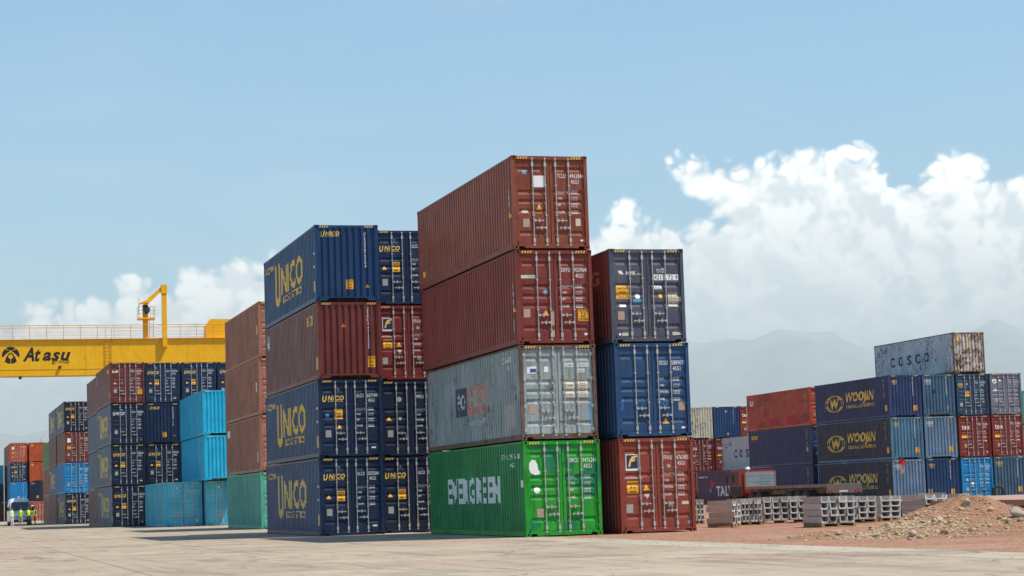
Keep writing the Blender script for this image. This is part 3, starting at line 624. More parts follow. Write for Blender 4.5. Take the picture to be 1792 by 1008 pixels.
M['Rs2'] = [('side_label', 'orange', 0, lambda F: F.rect(S_(11.6), 2.2, S_(10.3), 2.5)), ('sticker_print', 'black', 1, lambda F: F.text('HIGH', S_(11.3), 2.25, .2, w=.8)), ('lettering', 'red', 0, lambda F: F.text('RUSCON', S_(11.5), 1.95, .1, w=1.1)), ('lettering', 'dwhite', 0, lambda F: F.text('RZDU 5210', S_(.9), 2.5, .16, vert=True)), ('side_label', 'paleyellow', 0, lambda F: F.rect(S_(1.0), 1.0, S_(.7), 1.3))]
M['Rs1'] = [('lettering', 'dwhite', 0, lambda F: F.text('RZDU 5214', S_(.9), 2.5, .16, vert=True))]
M['purps'] = [('logo_lettering', 'white', 0, lambda F: F.text('TALWIN', S_(7.9), .72, .8, w=6.0, bold=.03)), ('emblem', 'red', 0, lambda F: F.poly([(S_(9.5), 1.5), (S_(8.6), 1.35), (S_(8.4), 1.9), (S_(9.0), 2.1)])), ('emblem', 'lblue', 0, lambda F: F.poly([(S_(9.6), 1.4), (S_(9.0), 1.3), (S_(9.2), .8)])), ('lettering', 'white', 0, lambda F: F.text('evergo', S_(11.9), 2.3, .2, w=2.0, bold=.03))]
M['S13'] = [vert('CXDU9402216', 1.9, 2.62, .11, 'dwhite'), disc(1.2, 2.45, .09, 'cream'), disc(1.3, .42, .09, 'yellow')]
M['S03'] = [rect('sticker', 'yellow', .2, 2.15, .45, 2.55), rect('sticker', 'yellow', .95, 1.9, 1.1, 2.1), rect('repaint_patch', 'grey', 1.15, .75, 1.4, 1.3)]
M['H4'] = M['reddoor']
_mk = {}
def set_meshes(key, surf):
    k = (key, surf)
    if k in _mk: return _mk[k]
    groups = {}
    for nm, col, layer, fn in SETS[key]:
        key2 = (nm, col, layer, 0 if 'lettering' in nm or nm in ('sticker_print',) else len(groups))
        fl = groups.setdefault(key2, [Flat(), 0])[0]; fn(fl)
    out = []
    for (nm, col, layer, _k), (fl, _) in groups.items():
        if fl.f: out.append((nm, INK[col], conform(fl, surf, .006 + .004 * layer)))
    _mk[k] = out; return out

# ------------------------------------------------------------------ container list
# (x, y of front left corner, level, paint, end 'd'/'w', end marks, side marks, label, group, dx, yaw deg, options)
BOX = []
def add(x, y, lev, p, end, em, sm, label, group, dx=0.0, rz=0.0, **kw):
    BOX.append(dict(x=x, y=y, lev=lev, p=p, end=end, em=em, sm=sm, label=label, group=group, dx=dx, rz=rz, **kw))
gA = 'containers in the tallest stack'
add(17.38, 58.85, 3, 'tclu', 'd', 'A4d', 'A4s', 'rust brown container topping the tallest stack, blank white sticker on its door', gA, -.085, .25)
add(17.38, 58.85, 2, 'dryu', 'd', 'A3d', 'A3s', 'oxide red container directly above the pale grey one, orange caution sticker at door right', gA, -.03, .1)
add(17.38, 58.85, 1, 'grey', 'd', 'A2d', 'A2s', 'scuffed pale grey container above the bright green one, salmon and navy emblem on side', gA, .03, -.35, frame=M_RUSTFRAME, hinge='white')
add(17.38, 58.85, 0, 'green', 'd', 'A1d', 'A1s', 'bright green container at the foot of the tallest stack, white lettering on side', gA, .045, -.2)
gB = 'containers in the two stacks left of the tallest'
add(14.1, 74.47, 3, 'unicoT', 'w', 'B4w', 'uside', 'blue ribbed container atop the stack left of centre, yellow lettering on end and side', gB, .04, -.2)
add(14.1, 74.47, 2, 'maroon', 'w', 'B3w', 'B3s', 'maroon ribbed container second from top in the stack left of centre', gB, .05)
add(14.1, 74.47, 1, 'unico', 'd', 'B2d', 'uside', 'navy container with small light blue door sticker, under the maroon ribbed one', gB)
add(14.1, 74.47, 0, 'unico', 'd', 'B1d', 'uside2', 'navy container with big yellow lettering at the foot of stack left of centre', gB, -.03)
for lev, p, em, lb in ((3, 'unico', 'Bb4d', 'navy door container atop the stack half hidden behind the tallest stack'), (2, 'ffau2', 'Bb3d', 'dark red door container with square emblem sticker, half hidden left of tallest stack'),
                       (1, 'unico2', 'Bb2d', 'dark navy door container without yellow name, half hidden beside the pale grey one'), (0, 'unico2', 'Bb1d', 'navy door container on the ground half hidden behind the bright green one')):
    add(16.75, 75.9, lev, p, 'd', em, None, lb, gB, random.uniform(-.02, .03))
gC = 'containers in the three-high stack right of the tallest'
add(20.31, 58.56, 2, 'nyk', 'd', 'C3d', 'C3s', 'dark grey navy container on top of the stack right of the tallest, white number patches', gC, -.04, sp='dryu')
add(20.31, 58.56, 1, 'segu', 'd', 'C2d', None, 'mid blue container between dark grey navy and brick red ones, triangle on right door', gC, 0, .1)
add(20.31, 58.56, 0, 'ffau', 'd', 'C1d', None, 'brick red container at the foot of the stack right of the tallest', gC, .04)
gE = 'side-on brown stack behind the navy one'
for lev, p, sm, lb in ((3, 'brown', 'Es', 'dusty brown container topping the side-on stack beside the yellow crane girder'), (2, 'brown', 'Es2', 'dusty brown container second from top in side-on stack, small red scuff'),
                       (1, 'brown', 'Es3', 'dusty brown container resting on the sea green one'), (0, 'teal', 'Es1', 'sea green container under three dusty brown ones, vertical white lettering')):
    add(16.5, 103.0, lev, p, 'd', 'plaind', sm, lb, gE, random.uniform(-.05, .05), random.uniform(-.2, .2))
gF = 'light blue containers left of the brown stack'
add(17.25, 131.0, 2, 'cyan', 'w', None, None, 'smooth sky blue container, upper of the two stacked beside the brown stack', gF)
add(17.25, 131.0, 1, 'cyan', 'w', None, None, 'smooth sky blue container, lower of the two stacked beside the brown stack', gF, .05)
add(17.5, 132.0, 0, 'cyan2', 'd', 'Gd2', None, 'faded cyan container on the ground below the two sky blue ones', gF)
add(14.93, 133.0, 0, 'cyan2', 'd', 'Gd', None, 'single faded cyan container on the ground with nothing on top, triangle on door', gF)
gD = 'containers in the row under the crane girder'
add(12.66, 145.82, 3, 'maroon', 'd', 'Dm', 'Dms', 'maroon door container topping the leftmost stack in front of the crane girder', gD)
add(12.66, 145.82, 2, 'unico2', 'd', 'udw', 'uside2', 'dark navy container with white name on door, under the maroon one', gD, .02)
add(12.66, 145.82, 1, 'unico2', 'd', 'ud1', 'uside2', 'navy container second from the ground, in stack topped by maroon one under girder', gD)
add(12.66, 145.82, 0, 'unico2', 'd', 'ud2', 'uside2', 'navy container on the ground left of the single faded cyan one', gD, .04)
NAMES = {0: ('first', 15.22), 1: ('second', 17.82), 2: ('third', 20.42)}
for j in range(3):
    nm, x = NAMES[j]
    for lev in range(4):
        if j > 0 and lev < 3:
            add(x, 146.4, lev, 'unico2', 'd', 'ud1', None, 'navy container under the %s navy top container right of the maroon one, level %s' % (nm, ('one', 'two', 'three')[lev]), gD, far=True); continue
        if lev == 2: add(x, 146.4, lev, 'unico', 'w', 'uw1', None, 'navy ribbed container with yellow name, two right of white named one', gD)
        elif lev == 3: add(x, 146.4, lev, 'unico', 'd', ('ud3', 'ud2', 'ud1')[j], None, 'navy door container, %s to the right of the maroon one below the girder' % nm, gD, random.uniform(-.02, .02))
        elif lev == 1: add(x, 146.4, lev, 'unico2', 'd', 'ud2', None, 'navy door container directly below the navy ribbed one, left of sky blue pair', gD)
        else: add(x, 146.4, lev, 'unico2', 'd', 'ud3', None, 'navy container on the ground hidden behind the single faded cyan one', gD, far=True)
for lev, p, lb in ((3, 'maroon', 'maroon container end on behind the maroon topped stack, top level'), (2, 'unico', 'blue grey container behind the maroon topped stack, third level'), (1, 'unico2', 'dark blue container behind the maroon topped stack, second level'), (0, 'ffau2', 'pinkish red container on the ground just behind the maroon topped stack')):
    add(12.95, 158.6, lev, p, 'd', 'ud1' if p.startswith('un') else 'plaind', 'Es' if lev in (0, 3) else None, lb, gD, random.uniform(-.05, .05), far=True)
gG = 'containers in the distant row right of the white van'
for lev, p, em, sm, lb in ((3, 'unico2', 'ud1', 'uside2', 'navy door container topping the stack right of the white van'), (2, 'maroon', 'reddoor', None, 'maroon door container second from top in the stack right of the van'),
                           (1, 'skyblue', 'plaind', None, 'bright blue door container in the stack right of the white van'), (0, 'unico2', 'ud3', 'uside2', 'navy door container at the foot of the stack right of the van')):
    add(12.75, 197.0, lev, p, 'd', em, sm, lb, gG, random.uniform(-.04, .04), far=True)
for lev, p, sm, lb in ((3, 'unico2', 'uside2', 'navy container with yellow side lettering, top level, second along the row behind van'), (2, 'maroon', None, 'maroon container second from top, second along the row right of van'), (1, 'unico2', 'uside2', 'navy container with side lettering, second level, second along the row right of van'), (0, 'maroon', None, 'maroon container on the ground, second along the row right of van')):
    add(12.75, 209.45, lev, p, 'd', 'plaind', sm, lb, gG, random.uniform(-.04, .04), far=True)
for lev, p, lb in ((2, 'lgreen', 'leaf green container on top of the three-high stack behind the van row'), (1, 'brown', 'dusty brown container under the leaf green one'), (0, 'brown', 'dusty brown container on the ground below leaf green one')):
    add(12.75, 222.0, lev, p, 'd', 'plaind', None, lb, gG, far=True)
gH = 'far stacks behind the white van'
far = [
 (12.2, (('orange', 'd', 'reddoor', 'red door container topping the far stack right above the white van'), ('unico', 'd', 'ud1', 'navy door container second from top, far stack above the white van'), ('skyblue', 'w', 'bluewall', 'bright blue ribbed container just above the roof of the white van'), ('unico2', 'd', 'ud2', 'navy container on the ground hidden behind the white van'))),
 (15.0, (('orange', 'w', 'orwall', 'orange ribbed container topping the far stack, upper of two orange ones'), ('orange', 'w', 'orwall', 'orange ribbed container in the far stack, lower of two orange ones'), ('unico2', 'w', 'navywall', 'dark navy ribbed container under two orange ones'), ('redor', 'd', 'reddoor', 'brick red door container on the ground behind the standing people')))]
for x, lst in far:
    for k, (p, e, em, lb) in enumerate(lst): add(x, 311.0, 3 - k, p, e, em, None, lb, gH, random.uniform(-.05, .05), far=True)
for k, (p, lb) in enumerate((('maroon', 'maroon container topping the far stack left of van, partly hidden'), ('ffau2', 'dark red container, third level of the partly hidden far left stack'), ('maroon', 'maroon container, second level of the partly hidden far left stack'), ('unico', 'blue container on the ground in the partly hidden far left stack'))):
    add(12.25, 324.5, 3 - k, p, 'd', 'plaind', None, lb, gH, far=True)
for k, (p, lb) in enumerate((('cyan2', 'pale blue container on top at the far left picture edge'), ('unico2', 'dark navy container in the middle at the far left picture edge'), ('ffau2', 'dark red container on the ground at the far left picture edge'))):
    add(9.35, 326.0, 2 - k, p, 'w', 'navywall' if k == 1 else None, None, lb, gH, far=True)
gW = 'containers in the row at the right'
WX = (63.98, 66.55, 69.18, 71.78)
rows = {
 0: [('woo3', 'w', 'W01', 'woos2', 'weathered slate blue ribbed container on the ground behind the marker flag'), ('woo2', 'w', 'W02', 'woos', 'slate blue ribbed container mid level, big yellow lettering on its long side'), ('woo1', 'w', 'W03', 'woos', 'navy ribbed container, top level nearest left in right row, yellow side lettering')],
 1: [('woo4', 'w', 'W11', None, 'ink blue ribbed container on the ground left of the bright blue door one'), ('woo3', 'w', 'W12', None, 'weathered slate ribbed container left of the two dark red ones'), ('woo5', 'w', 'W13', None, 'slate ribbed container, top level, with small dark repainted square')],
 2: [('skyblue', 'd', 'W21', None, 'bright blue door container on the ground in the right row'), ('ffau2', 'd', 'W22', None, 'dark red door container with white three letter name, above the bright blue one'), ('tealnavy', 'd', 'W23', None, 'petrol blue door container supporting the rusty white container')],
 3: [('woo5', 'w', 'W31', None, 'ink blue ribbed container behind the old tyre'), ('dryu', 'd', 'W32', None, 'oxide red door container with white three letter name, rightmost of two'), ('slate', 'd', 'W33', None, 'slate grey door container at the top right end of the row')]}
for j, lst in rows.items():
    for lev, (p, e, em, sm, lb) in enumerate(lst): add(WX[j], 126.89, lev, p, e, em, sm, lb, gW, random.uniform(-.03, .03), random.uniform(-.15, .15))
add(69.1, 126.9, 3, 'cosco', 'w', 'coscow', 'coscos', 'rusty white container alone on the fourth level at right, dark blue letters', gW, -.04, frame=M_RUSTFRAME, ep='coscoE')
for lev, p, sm, lb in ((2, 'redor', 'Rs3', 'warm red container behind the row with yellow lettering, top level'), (1, 'woo1', 'Rs2', 'navy violet container with orange label under the warm red one'), (0, 'woo1', 'Rs1', 'navy violet container on the ground behind the flatbed truck')):
    add(64.1, 140.3, lev, p, 'd', 'plaind', sm, lb, gW, random.uniform(-.03, .03))
for lev, p, lb in ((2, 'teal', 'sea green container at the extreme right picture edge, top of its stack'), (1, 'cyan2', 'faded cyan container at the extreme right edge, middle of its stack'), (0, 'unico', 'navy container at the extreme right edge on the ground')):
    add(88.2, 152.0, lev, p, 'w', None, None, lb, gW, far=True)
gS = 'containers behind the flatbed truck'
add(66.3, 157.5, 0, 'purple', 'd', 'plaind', 'purps', 'aubergine container on the ground behind the red truck cab', gS)
add(68.85, 157.5, 0, 'white', 'd', 'plaind', None, 'pale grey container on the ground hidden behind the aubergine one', gS)
add(68.85, 157.5, 1, 'white', 'd', 'plaind', 'coscos', 'grey white container with dark blue letters, half hidden above the truck cab', gS)
for j, x in enumerate((66.05, 68.62, 71.2)):
    for lev in range(3):
        if lev == 2: p, e, em, lb = (('cream', 'w', 'S03', 'rust streaked cream ribbed container behind the brick red stack'), ('woo4', 'w', 'S13', 'ink blue ribbed container right of the rust streaked cream one'), ('ffau2', 'd', 'W22', 'dark red door container, narrow sliver right of the ink blue ribbed one'))[j]
        elif lev == 1: p, e, em, lb = 'ffau2', 'd', 'W32', ('dark red door container beneath the rust streaked cream one', 'dark red door container half hidden behind grey white container with blue letters', 'dark red container hidden below the narrow dark red sliver')[j]
        else: p, e, em, lb = 'maroon', 'd', 'plaind', 'maroon container on the ground, %s of the stacks behind the aubergine one' % ('leftmost', 'middle', 'rightmost')[j]
        add(x, 171.0, lev, p, e, em, None, lb, gS, random.uniform(-.03, .03), far=True)

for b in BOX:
    if b['y'] > 140 and b['x'] < 30 and b['p'] in ('unico', 'unico2'): b['sp'] = 'unicoG'  # far navy long sides use the copy with sky reflection painted in
for b in BOX:      # text meshes are made while the scene is still small
    if b['em']: set_meshes(b['em'], 'door' if b['end'] == 'd' else 'wall')
    if b['sm']: set_meshes(b['sm'], 'side')

def _stuff(o):
    if o.name.startswith(('lettering', 'sticker_print', 'logo_lettering')): o['kind'] = 'stuff'      # strings of characters too small to pick apart
    return o
BARU = (.665, 1.075, 1.41, 1.83)
def build_container(b):
    P = CP[b['p']]; fr = b.get('frame', P); isfar = b.get('far', False)
    root = empty('shipping_container', (b['x'] + CW / 2 + b['dx'], b['y'] + CL / 2, b['lev'] * PITCH), rad(b['rz']))
    tag(root, b['label'], 'container', b['group'])
    flip = math.pi if b['end'] == 'w' else 0.0
    link('frame', SH['frame'], fr, root, rz=flip)
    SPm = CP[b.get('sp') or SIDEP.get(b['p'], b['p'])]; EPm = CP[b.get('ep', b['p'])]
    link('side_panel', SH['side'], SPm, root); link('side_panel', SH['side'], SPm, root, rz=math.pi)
    link('roof_panel', SH['roof'], P, root); link('floor', SH['floor'], M_WOODFLOOR, root)
    link('end_wall', SH['wall'], EPm, root, rz=0.0 if flip else math.pi)
    for k in (0, 1):
        z = k * (CH - .118)
        link('corner_casting', SH['casting'], fr, root, (-CW / 2, -CL / 2, z)); link('corner_casting', SH['castR'], fr, root, (CW / 2 - .162, -CL / 2, z))
        link('corner_casting', SH['castB'], fr, root, (-CW / 2, CL / 2 - .178, z)); link('corner_casting', SH['castRB'], fr, root, (CW / 2 - .162, CL / 2 - .178, z))
    dL = link('door', SH['doorL'], P, root, rz=flip); dR = link('door', SH['doorR'], P, root, rz=flip)
    link('door_gasket', SH['gasket'], M_RUBBER, root, rz=flip)
    if not flip:
        for i, u in enumerate(BARU): link('locking_bar', SH['bar'], M_STEEL, dL if i < 2 else dR, (u - CW / 2, 0, 0))
        for i, (u, v, m) in enumerate(((.685, .885, 0), (1.055, .66, 1), (1.43, .885, 0), (1.81, .66, 1))):
            h = link('handle', SH['handle'], M_STEEL, dL if i < 2 else dR, (u - CW / 2, 0, v))
            if m: h.scale = (-1, 1, 1)
        if not isfar:
            hm = INK['dwhite'] if b.get('hinge') else P
            for v in (.30, 1.02, 1.86, 2.60):
                h = link('hinge', SH['hinge'], hm, dL, (.125 - CW / 2, 0, v)); h2 = link('hinge', SH['hinge'], hm, dR, (CW / 2 - .125, 0, v)); h2.scale = (-1, 1, 1)
    link('hazard_stripe', SH['hazL'], M_HAZ, root); link('hazard_stripe', SH['hazR'], M_HAZ, root)
    if b['em']:
        for nm, mt, me in set_meshes(b['em'], 'door' if b['end'] == 'd' else 'wall'): _stuff(link(nm, me, mt, root))
    if b['sm']:
        for nm, mt, me in set_meshes(b['sm'], 'side'): _stuff(link(nm, me, mt, root))
    return root
# ------------------------------------------------------------------ ground, road, gravel, mountains
def concrete_mat(name, c0, c1, pinkk=.5):
    m, g, b, out = mat(name); tc = g.n('ShaderNodeTexCoord'); oi = g.n('ShaderNodeObjectInfo'); geo = g.n('ShaderNodeNewGeometry')
    P = geo.outputs['Position']
    n1 = g.noise(P, .22, 5, .62, .4); n2 = g.noise(P, 2.3, 6, .66); n3 = g.noise(g.vscale(P, (1.1, .14, 1)), 1.0, 5, .62, .6); n4 = g.noise(P, 28, 3, .7)
    c = g.mixc(g.ramp(n2, .3, .75), c0, c1)
    c = g.mixc(g.m('MULTIPLY', g.ramp(n1, .40, .66), pinkk), c, (.35, .235, .17))               # red dust driven in
    c = g.mixc(g.m('MULTIPLY', g.ramp(n3, .50, .70), .60), c, (.15, .115, .09))                  # tyre and oil streaks along the road
    nf = g.noise(g.vscale(P, (3.2, .10, 1)), 1.0, 4, .6, .3)
    c = g.mixc(g.m('MULTIPLY', g.ramp(nf, .58, .72), .40), c, (.12, .095, .08))
    c = g.mixc(g.m('MULTIPLY', g.ramp(g.noise(P, .38, 6, .66, .8), .50, .66), .55), c, (.16, .125, .10))
    c = g.mixc(g.m('MULTIPLY', g.ramp(g.noise(g.vscale(P, (1, .5, 1)), .30, 5, .62), .50, .66), .6), c, (.45, .385, .29))   # dry dusty patches
    c = g.mixc(g.m('MULTIPLY', g.m('SUBTRACT', n4, .4), .45), c, (.13, .105, .085))
    c = g.mixc(g.m('MULTIPLY', oi.outputs['Random'], .25), c, (.38, .33, .26))
    v = g.n('ShaderNodeTexVoronoi', {'Vector': g.n('ShaderNodeVectorMath', {0: P, 1: g.n('ShaderNodeVectorMath', {0: g.n('ShaderNodeTexNoise', {'Vector': P, 'Scale': 1.2, 'Detail': 4.0}).outputs['Color'], 'Scale': 1.4}, operation='SCALE').outputs[0]}, operation='ADD').outputs[0], 'Scale': .23}, feature='DISTANCE_TO_EDGE')
    crack = g.m('MULTIPLY', g.m('LESS_THAN', v.outputs['Distance'], .010), g.ramp(g.noise(P, .3, 2), .45, .55))
    c = g.mixc(g.m('MULTIPLY', crack, .6), c, (.10, .08, .07))
    g.t.links.new(c, b.inputs['Base Color']); b.inputs['Roughness'].default_value = .85; b.inputs['Specular IOR Level'].default_value = .25
    bp = g.n('ShaderNodeBump', {'Height': g.m('ADD', g.m('MULTIPLY', n4, .3), g.m('SUBTRACT', n2, crack)), 'Strength': .5, 'Distance': .02}); g.t.links.new(bp.outputs[0], b.inputs['Normal'])
    return m
M_CONC = concrete_mat('road_concrete', (.33, .25, .178), (.42, .335, .248), .7)
M_CONC2 = concrete_mat('edge_concrete', (.38, .33, .245), (.44, .385, .29), .15)
def gravel_mat():
    m, g, b, out = mat('red_gravel'); geo = g.n('ShaderNodeNewGeometry'); P = geo.outputs['Position']
    n1 = g.noise(P, .35, 5, .6); n2 = g.noise(P, 6, 6, .75); n3 = g.noise(P, 30, 3, .7)
    c = g.mixc(g.ramp(n2, .32, .7), (.25, .110, .070), (.42, .220, .150))
    c = g.mixc(g.m('MULTIPLY', g.ramp(n1, .45, .7), .55), c, (.42, .30, .21))
    c = g.mixc(g.m('MULTIPLY', g.ramp(n3, .55, .8), .6), c, (.46, .34, .26))
    g.t.links.new(c, b.inputs['Base Color']); b.inputs['Roughness'].default_value = .95; b.inputs['Specular IOR Level'].default_value = .15
    bp = g.n('ShaderNodeBump', {'Height': g.m('ADD', n2, g.m('MULTIPLY', n3, .6)), 'Strength': .9, 'Distance': .05}); g.t.links.new(bp.outputs[0], b.inputs['Normal'])
    return m
M_GRAVEL = gravel_mat()
M_PLAIN = plain('dry_steppe', (.30, .22, .14), .95, 0, .3, .002, .1)
EDGE = 17.95
# one sheet to the horizon
g0 = MB(); R0 = 60000.0; rings = [40, 400, 2000, 8000, 25000, R0]; sg = 48
g0.v.append((40, 100, -.035))
for r in rings:
    for i in range(sg): a = 2 * math.pi * i / sg; g0.v.append((40 + r * math.cos(a), 100 + r * math.sin(a), -.035))
for i in range(sg): g0.f.append((0, 1 + i, 1 + (i + 1) % sg)); g0.mi.append(0)
for k in range(len(rings) - 1):
    for i in range(sg):
        j = (i + 1) % sg; a = 1 + k * sg; c = a + sg; g0.f.append((a + i, c + i, c + j, a + j)); g0.mi.append(0 if k < 1 else 1)
structure(link('ground', g0.mesh('ground'), [M_GRAVEL, M_PLAIN]))
# gravel yard with gentle unevenness, right of the road
def gravel_h(x, y): return -.012 + .022 * noise.noise((x * .35, y * .35, 3.1)) * min(1, max(0, (x - 21) / 4)) - .006
b = MB(); nx, ny = 70, 90; gx0, gx1, gy0, gy1 = EDGE, 60, 14, 110
for j in range(ny + 1):
    for i in range(nx + 1):
        x = gx0 + (gx1 - gx0) * (i / nx) ** 1.4; y = gy0 + (gy1 - gy0) * j / ny
        b.v.append((x, y, -.012 if (17 < x < 24 and 57 < y < 73) else gravel_h(x, y)))
for j in range(ny):
    for i in range(nx): q = j * (nx + 1) + i; b.f.append((q, q + 1, q + nx + 2, q + nx + 1)); b.mi.append(0)
structure(link('gravel_yard', b.mesh('gravel_yard', True), M_GRAVEL))
# concrete road: slabs with open joints near the camera, one sheet farther off
road = structure(link('road', MB().box(-44.9, EDGE - .001, 14, 104, -.034, -.020).mesh('road_bed'), M_DARK if False else plain('joint_dirt', (.13, .10, .08), .95)))
cols = [EDGE, 16.42, 12.27] + [12.27 - 4.13 * k for k in range(1, 15)]
rowsy = [14 + 6.0 * k for k in range(16)]
smesh = {}
for ci in range(len(cols) - 1):
    x1, x0 = cols[ci], cols[ci + 1]; w = x1 - x0
    for ri in range(15):
        k = round(w, 2)
        if k not in smesh:
            b = MB(); j = .015; hx = w / 2 - j; hy = 3 - j; cz = .006
            b.box(-hx, hx, -hy, hy, -.019, -cz)
            n = len(b.v); b.v += [(-hx + cz, -hy + cz, 0), (hx - cz, -hy + cz, 0), (hx - cz, hy - cz, 0), (-hx + cz, hy - cz, 0)]
            b.f[1] = (n, n + 1, n + 2, n + 3)
            for f in ((4, 5, n + 1, n), (5, 6, n + 2, n + 1), (6, 7, n + 3, n + 2), (7, 4, n, n + 3)): b.f.append(f); b.mi.append(0)
            smesh[k] = b.mesh('slab')
        stag = 0.0
        o = link('slab', smesh[k], M_CONC2 if ci == 0 else M_CONC, road, ((x0 + x1) / 2, rowsy[ri] + 3 + stag, random.uniform(-.003, .001)))
b = MB(); b.box(-400, EDGE, 104.01, 420, -.03, -.001); structure(link('far_paving', b.mesh('far_paving'), M_CONC))
b = MB(); b.box(EDGE + .001, 30, 104.01, 420, -.03, -.001); structure(link('yard_paving', b.mesh('yard_paving'), M_CONC))
b = MB(); b.box(-400, -45.56, -40, 104, -.03, -.001); structure(link('side_paving', b.mesh('side_paving'), M_CONC))
b = MB(); b.box(-45.55, EDGE, -40, 13.99, -.03, -.001); structure(link('near_paving', b.mesh('near_paving'), M_CONC))
# worn white lane line
M_LINE = ink('lane_white', (.72, .69, .62), .95, .8)
yy = 16.0; k = 0
while yy < 100:
    L = random.choice((5.2, 3.1, 6.4, 2.2, 4.4)); b = MB(); b.quad((-.05, 0, 0), (.05, 0, 0), (.05, L, 0), (-.05, L, 0))
    o = structure(link('lane_marking', b.mesh('lane_marking', fix=False), M_LINE, None, (9.78 + random.uniform(-.02, .02), yy, .006))); yy += L + random.choice((.25, .8, 2.4, .5, 3.5)); k += 1

# mountains far away behind the yard
def mountain_mat():
    m, g, b, out = mat('mountain_rock'); geo = g.n('ShaderNodeNewGeometry'); sp = g.n('ShaderNodeSeparateXYZ', {0: geo.outputs['Position']})
    n = g.noise(geo.outputs['Position'], .0016, 8, .7)
    snow = g.ramp(g.m('ADD', sp.outputs[2], g.m('MULTIPLY', g.m('SUBTRACT', n, .5), 3400)), 1500, 3300)
    c = g.mixc(n, (.19, .22, .22), (.30, .31, .30)); c = g.mixc(snow, c, (.46, .50, .52))
    g.t.links.new(c, b.inputs['Base Color']); b.inputs['Roughness'].default_value = .95; return m
def ridge(name, dist, az0, az1, hfun, depth, seed):
    b = MB(); n = 150; m = 16
    for i in range(n + 1):
        az = rad(az0 + (az1 - az0) * i / n); H = hfun(math.degrees(az))
        for j in range(m + 1):
            t = j / m; r = dist + depth * (t - .5); sh = math.sin(math.pi * min(1, t * 1.0)) ** 1.2
            q = noise.fractal((math.degrees(az) * 1.1 + seed, t * 4.0, seed), 0.8, 2.2, 6)
            z = H * sh * (1 + .10 * q) - 40 if 0 < j < m else -60
            b.v.append((r * math.sin(az), r * math.cos(az), z))
    for i in range(n):
        for j in range(m): q = i * (m + 1) + j; b.f.append((q, q + m + 1, q + m + 2, q + 1)); b.mi.append(0)
    return structure(link(name, b.mesh(name, True), M_MTN))
M_MTN = mountain_mat()
def lerp_tab(tab):
    def f(a):
        if a <= tab[0][0]: return tab[0][1]
        for (p, v), (q, w) in zip(tab, tab[1:]):
            if a <= q: return v + (w - v) * (a - p) / (q - p)
        return tab[-1][1]
    return f
ridge('mountains', 34000, -40, 70, lerp_tab([(-40, 1500), (0, 1200), (12, 1900), (20, 2450), (22, 2500), (24, 2650), (25.5, 2500), (27.5, 2250), (29.6, 2600), (31.5, 2300), (40, 2100), (70, 1500)]), 9000, 5.3)

for b in BOX: build_container(b)
# ------------------------------------------------------------------ gantry crane
M_YEL = paint('crane_yellow', (.86, .43, .002), .12, .02, .12, .42)
M_YELD = plain('crane_yellow_dull', (.62, .32, .01), .5)
M_BLK = plain('black_print', (.012, .011, .010), .6)
M_GLASS = plain('dark_glass', (.015, .02, .025), .08, 0, .1, 3, .6)
def flat_mesh(flat, y, flipx=False):
    bm = bmesh.new(); vs = [bm.verts.new((u, y, v)) for u, v in flat.v]
    for f in flat.f:
        try: bm.faces.new([vs[i] for i in f])
        except ValueError: pass
    me = bpy.data.meshes.new('print'); bm.to_mesh(me); bm.free(); me.update()
    if len(me.polygons) and sum(p.normal.y * p.area for p in me.polygons) > 0: me.flip_normals()
    return me
cr = empty('gantry_crane', (0, 178, 0)); tag(cr, 'yellow gantry crane girder with black lettering spanning behind the left container stacks', 'gantry crane')
XA, XB, ZA, ZB = -16.0, 52.0, 12.90, 16.0
b = MB(); b.box(XA, XB, 0, 1.9, ZA, ZB); link('girder', b.mesh('girder'), M_YEL, cr)
b = MB(); b.box(XA, XB, -.02, 1.92, ZA + .52, ZA + .56); link('weld_seam', b.mesh('weld_seam'), M_YELD, cr)
b = MB(); b.box(XA, XB, -.16, 2.06, ZB, ZB + .05); link('top_flange', b.mesh('top_flange'), M_YEL, cr)
for x in (13.4, 22.2, 31.0): b = MB(); b.box(x, x + .04, -.012, 0, ZA, ZB); link('plate_joint', b.mesh('plate_joint'), M_YELD, cr)
x = XA + .4; pm = MB(); pm.box(-.022, .022, -.14, -.10, -.22, 1.24); pm = pm.mesh('post')
px = []
while x < 30: px.append(x); x += 1.43
for x in px: link('railing_post', pm, M_YELD, cr, (x, 0, ZB))
for k, h in enumerate((1.22, .92, .62, .32)):
    r = .030 if k == 0 else .013
    b = MB(); b.tube((XA, -.12, ZB + h), (30, -.12, ZB + h), r, 6); link('railing', b.mesh('railing'), M_YELD, cr)
    b = MB(); b.tube((XA, 2.0, ZB + h), (30, 2.0, ZB + h), r, 6); link('railing', b.mesh('railing'), M_YELD, cr)
# ladder let into the girder
b = MB(); b.box(15.1, 15.14, -.10, -.06, ZA, ZB + .9); b.box(15.62, 15.66, -.10, -.06, ZA, ZB + .9)
for i in range(10): b.box(15.14, 15.62, -.09, -.065, ZA + .2 + i * .3, ZA + .23 + i * .3)
link('ladder', b.mesh('ladder'), M_YELD, cr)
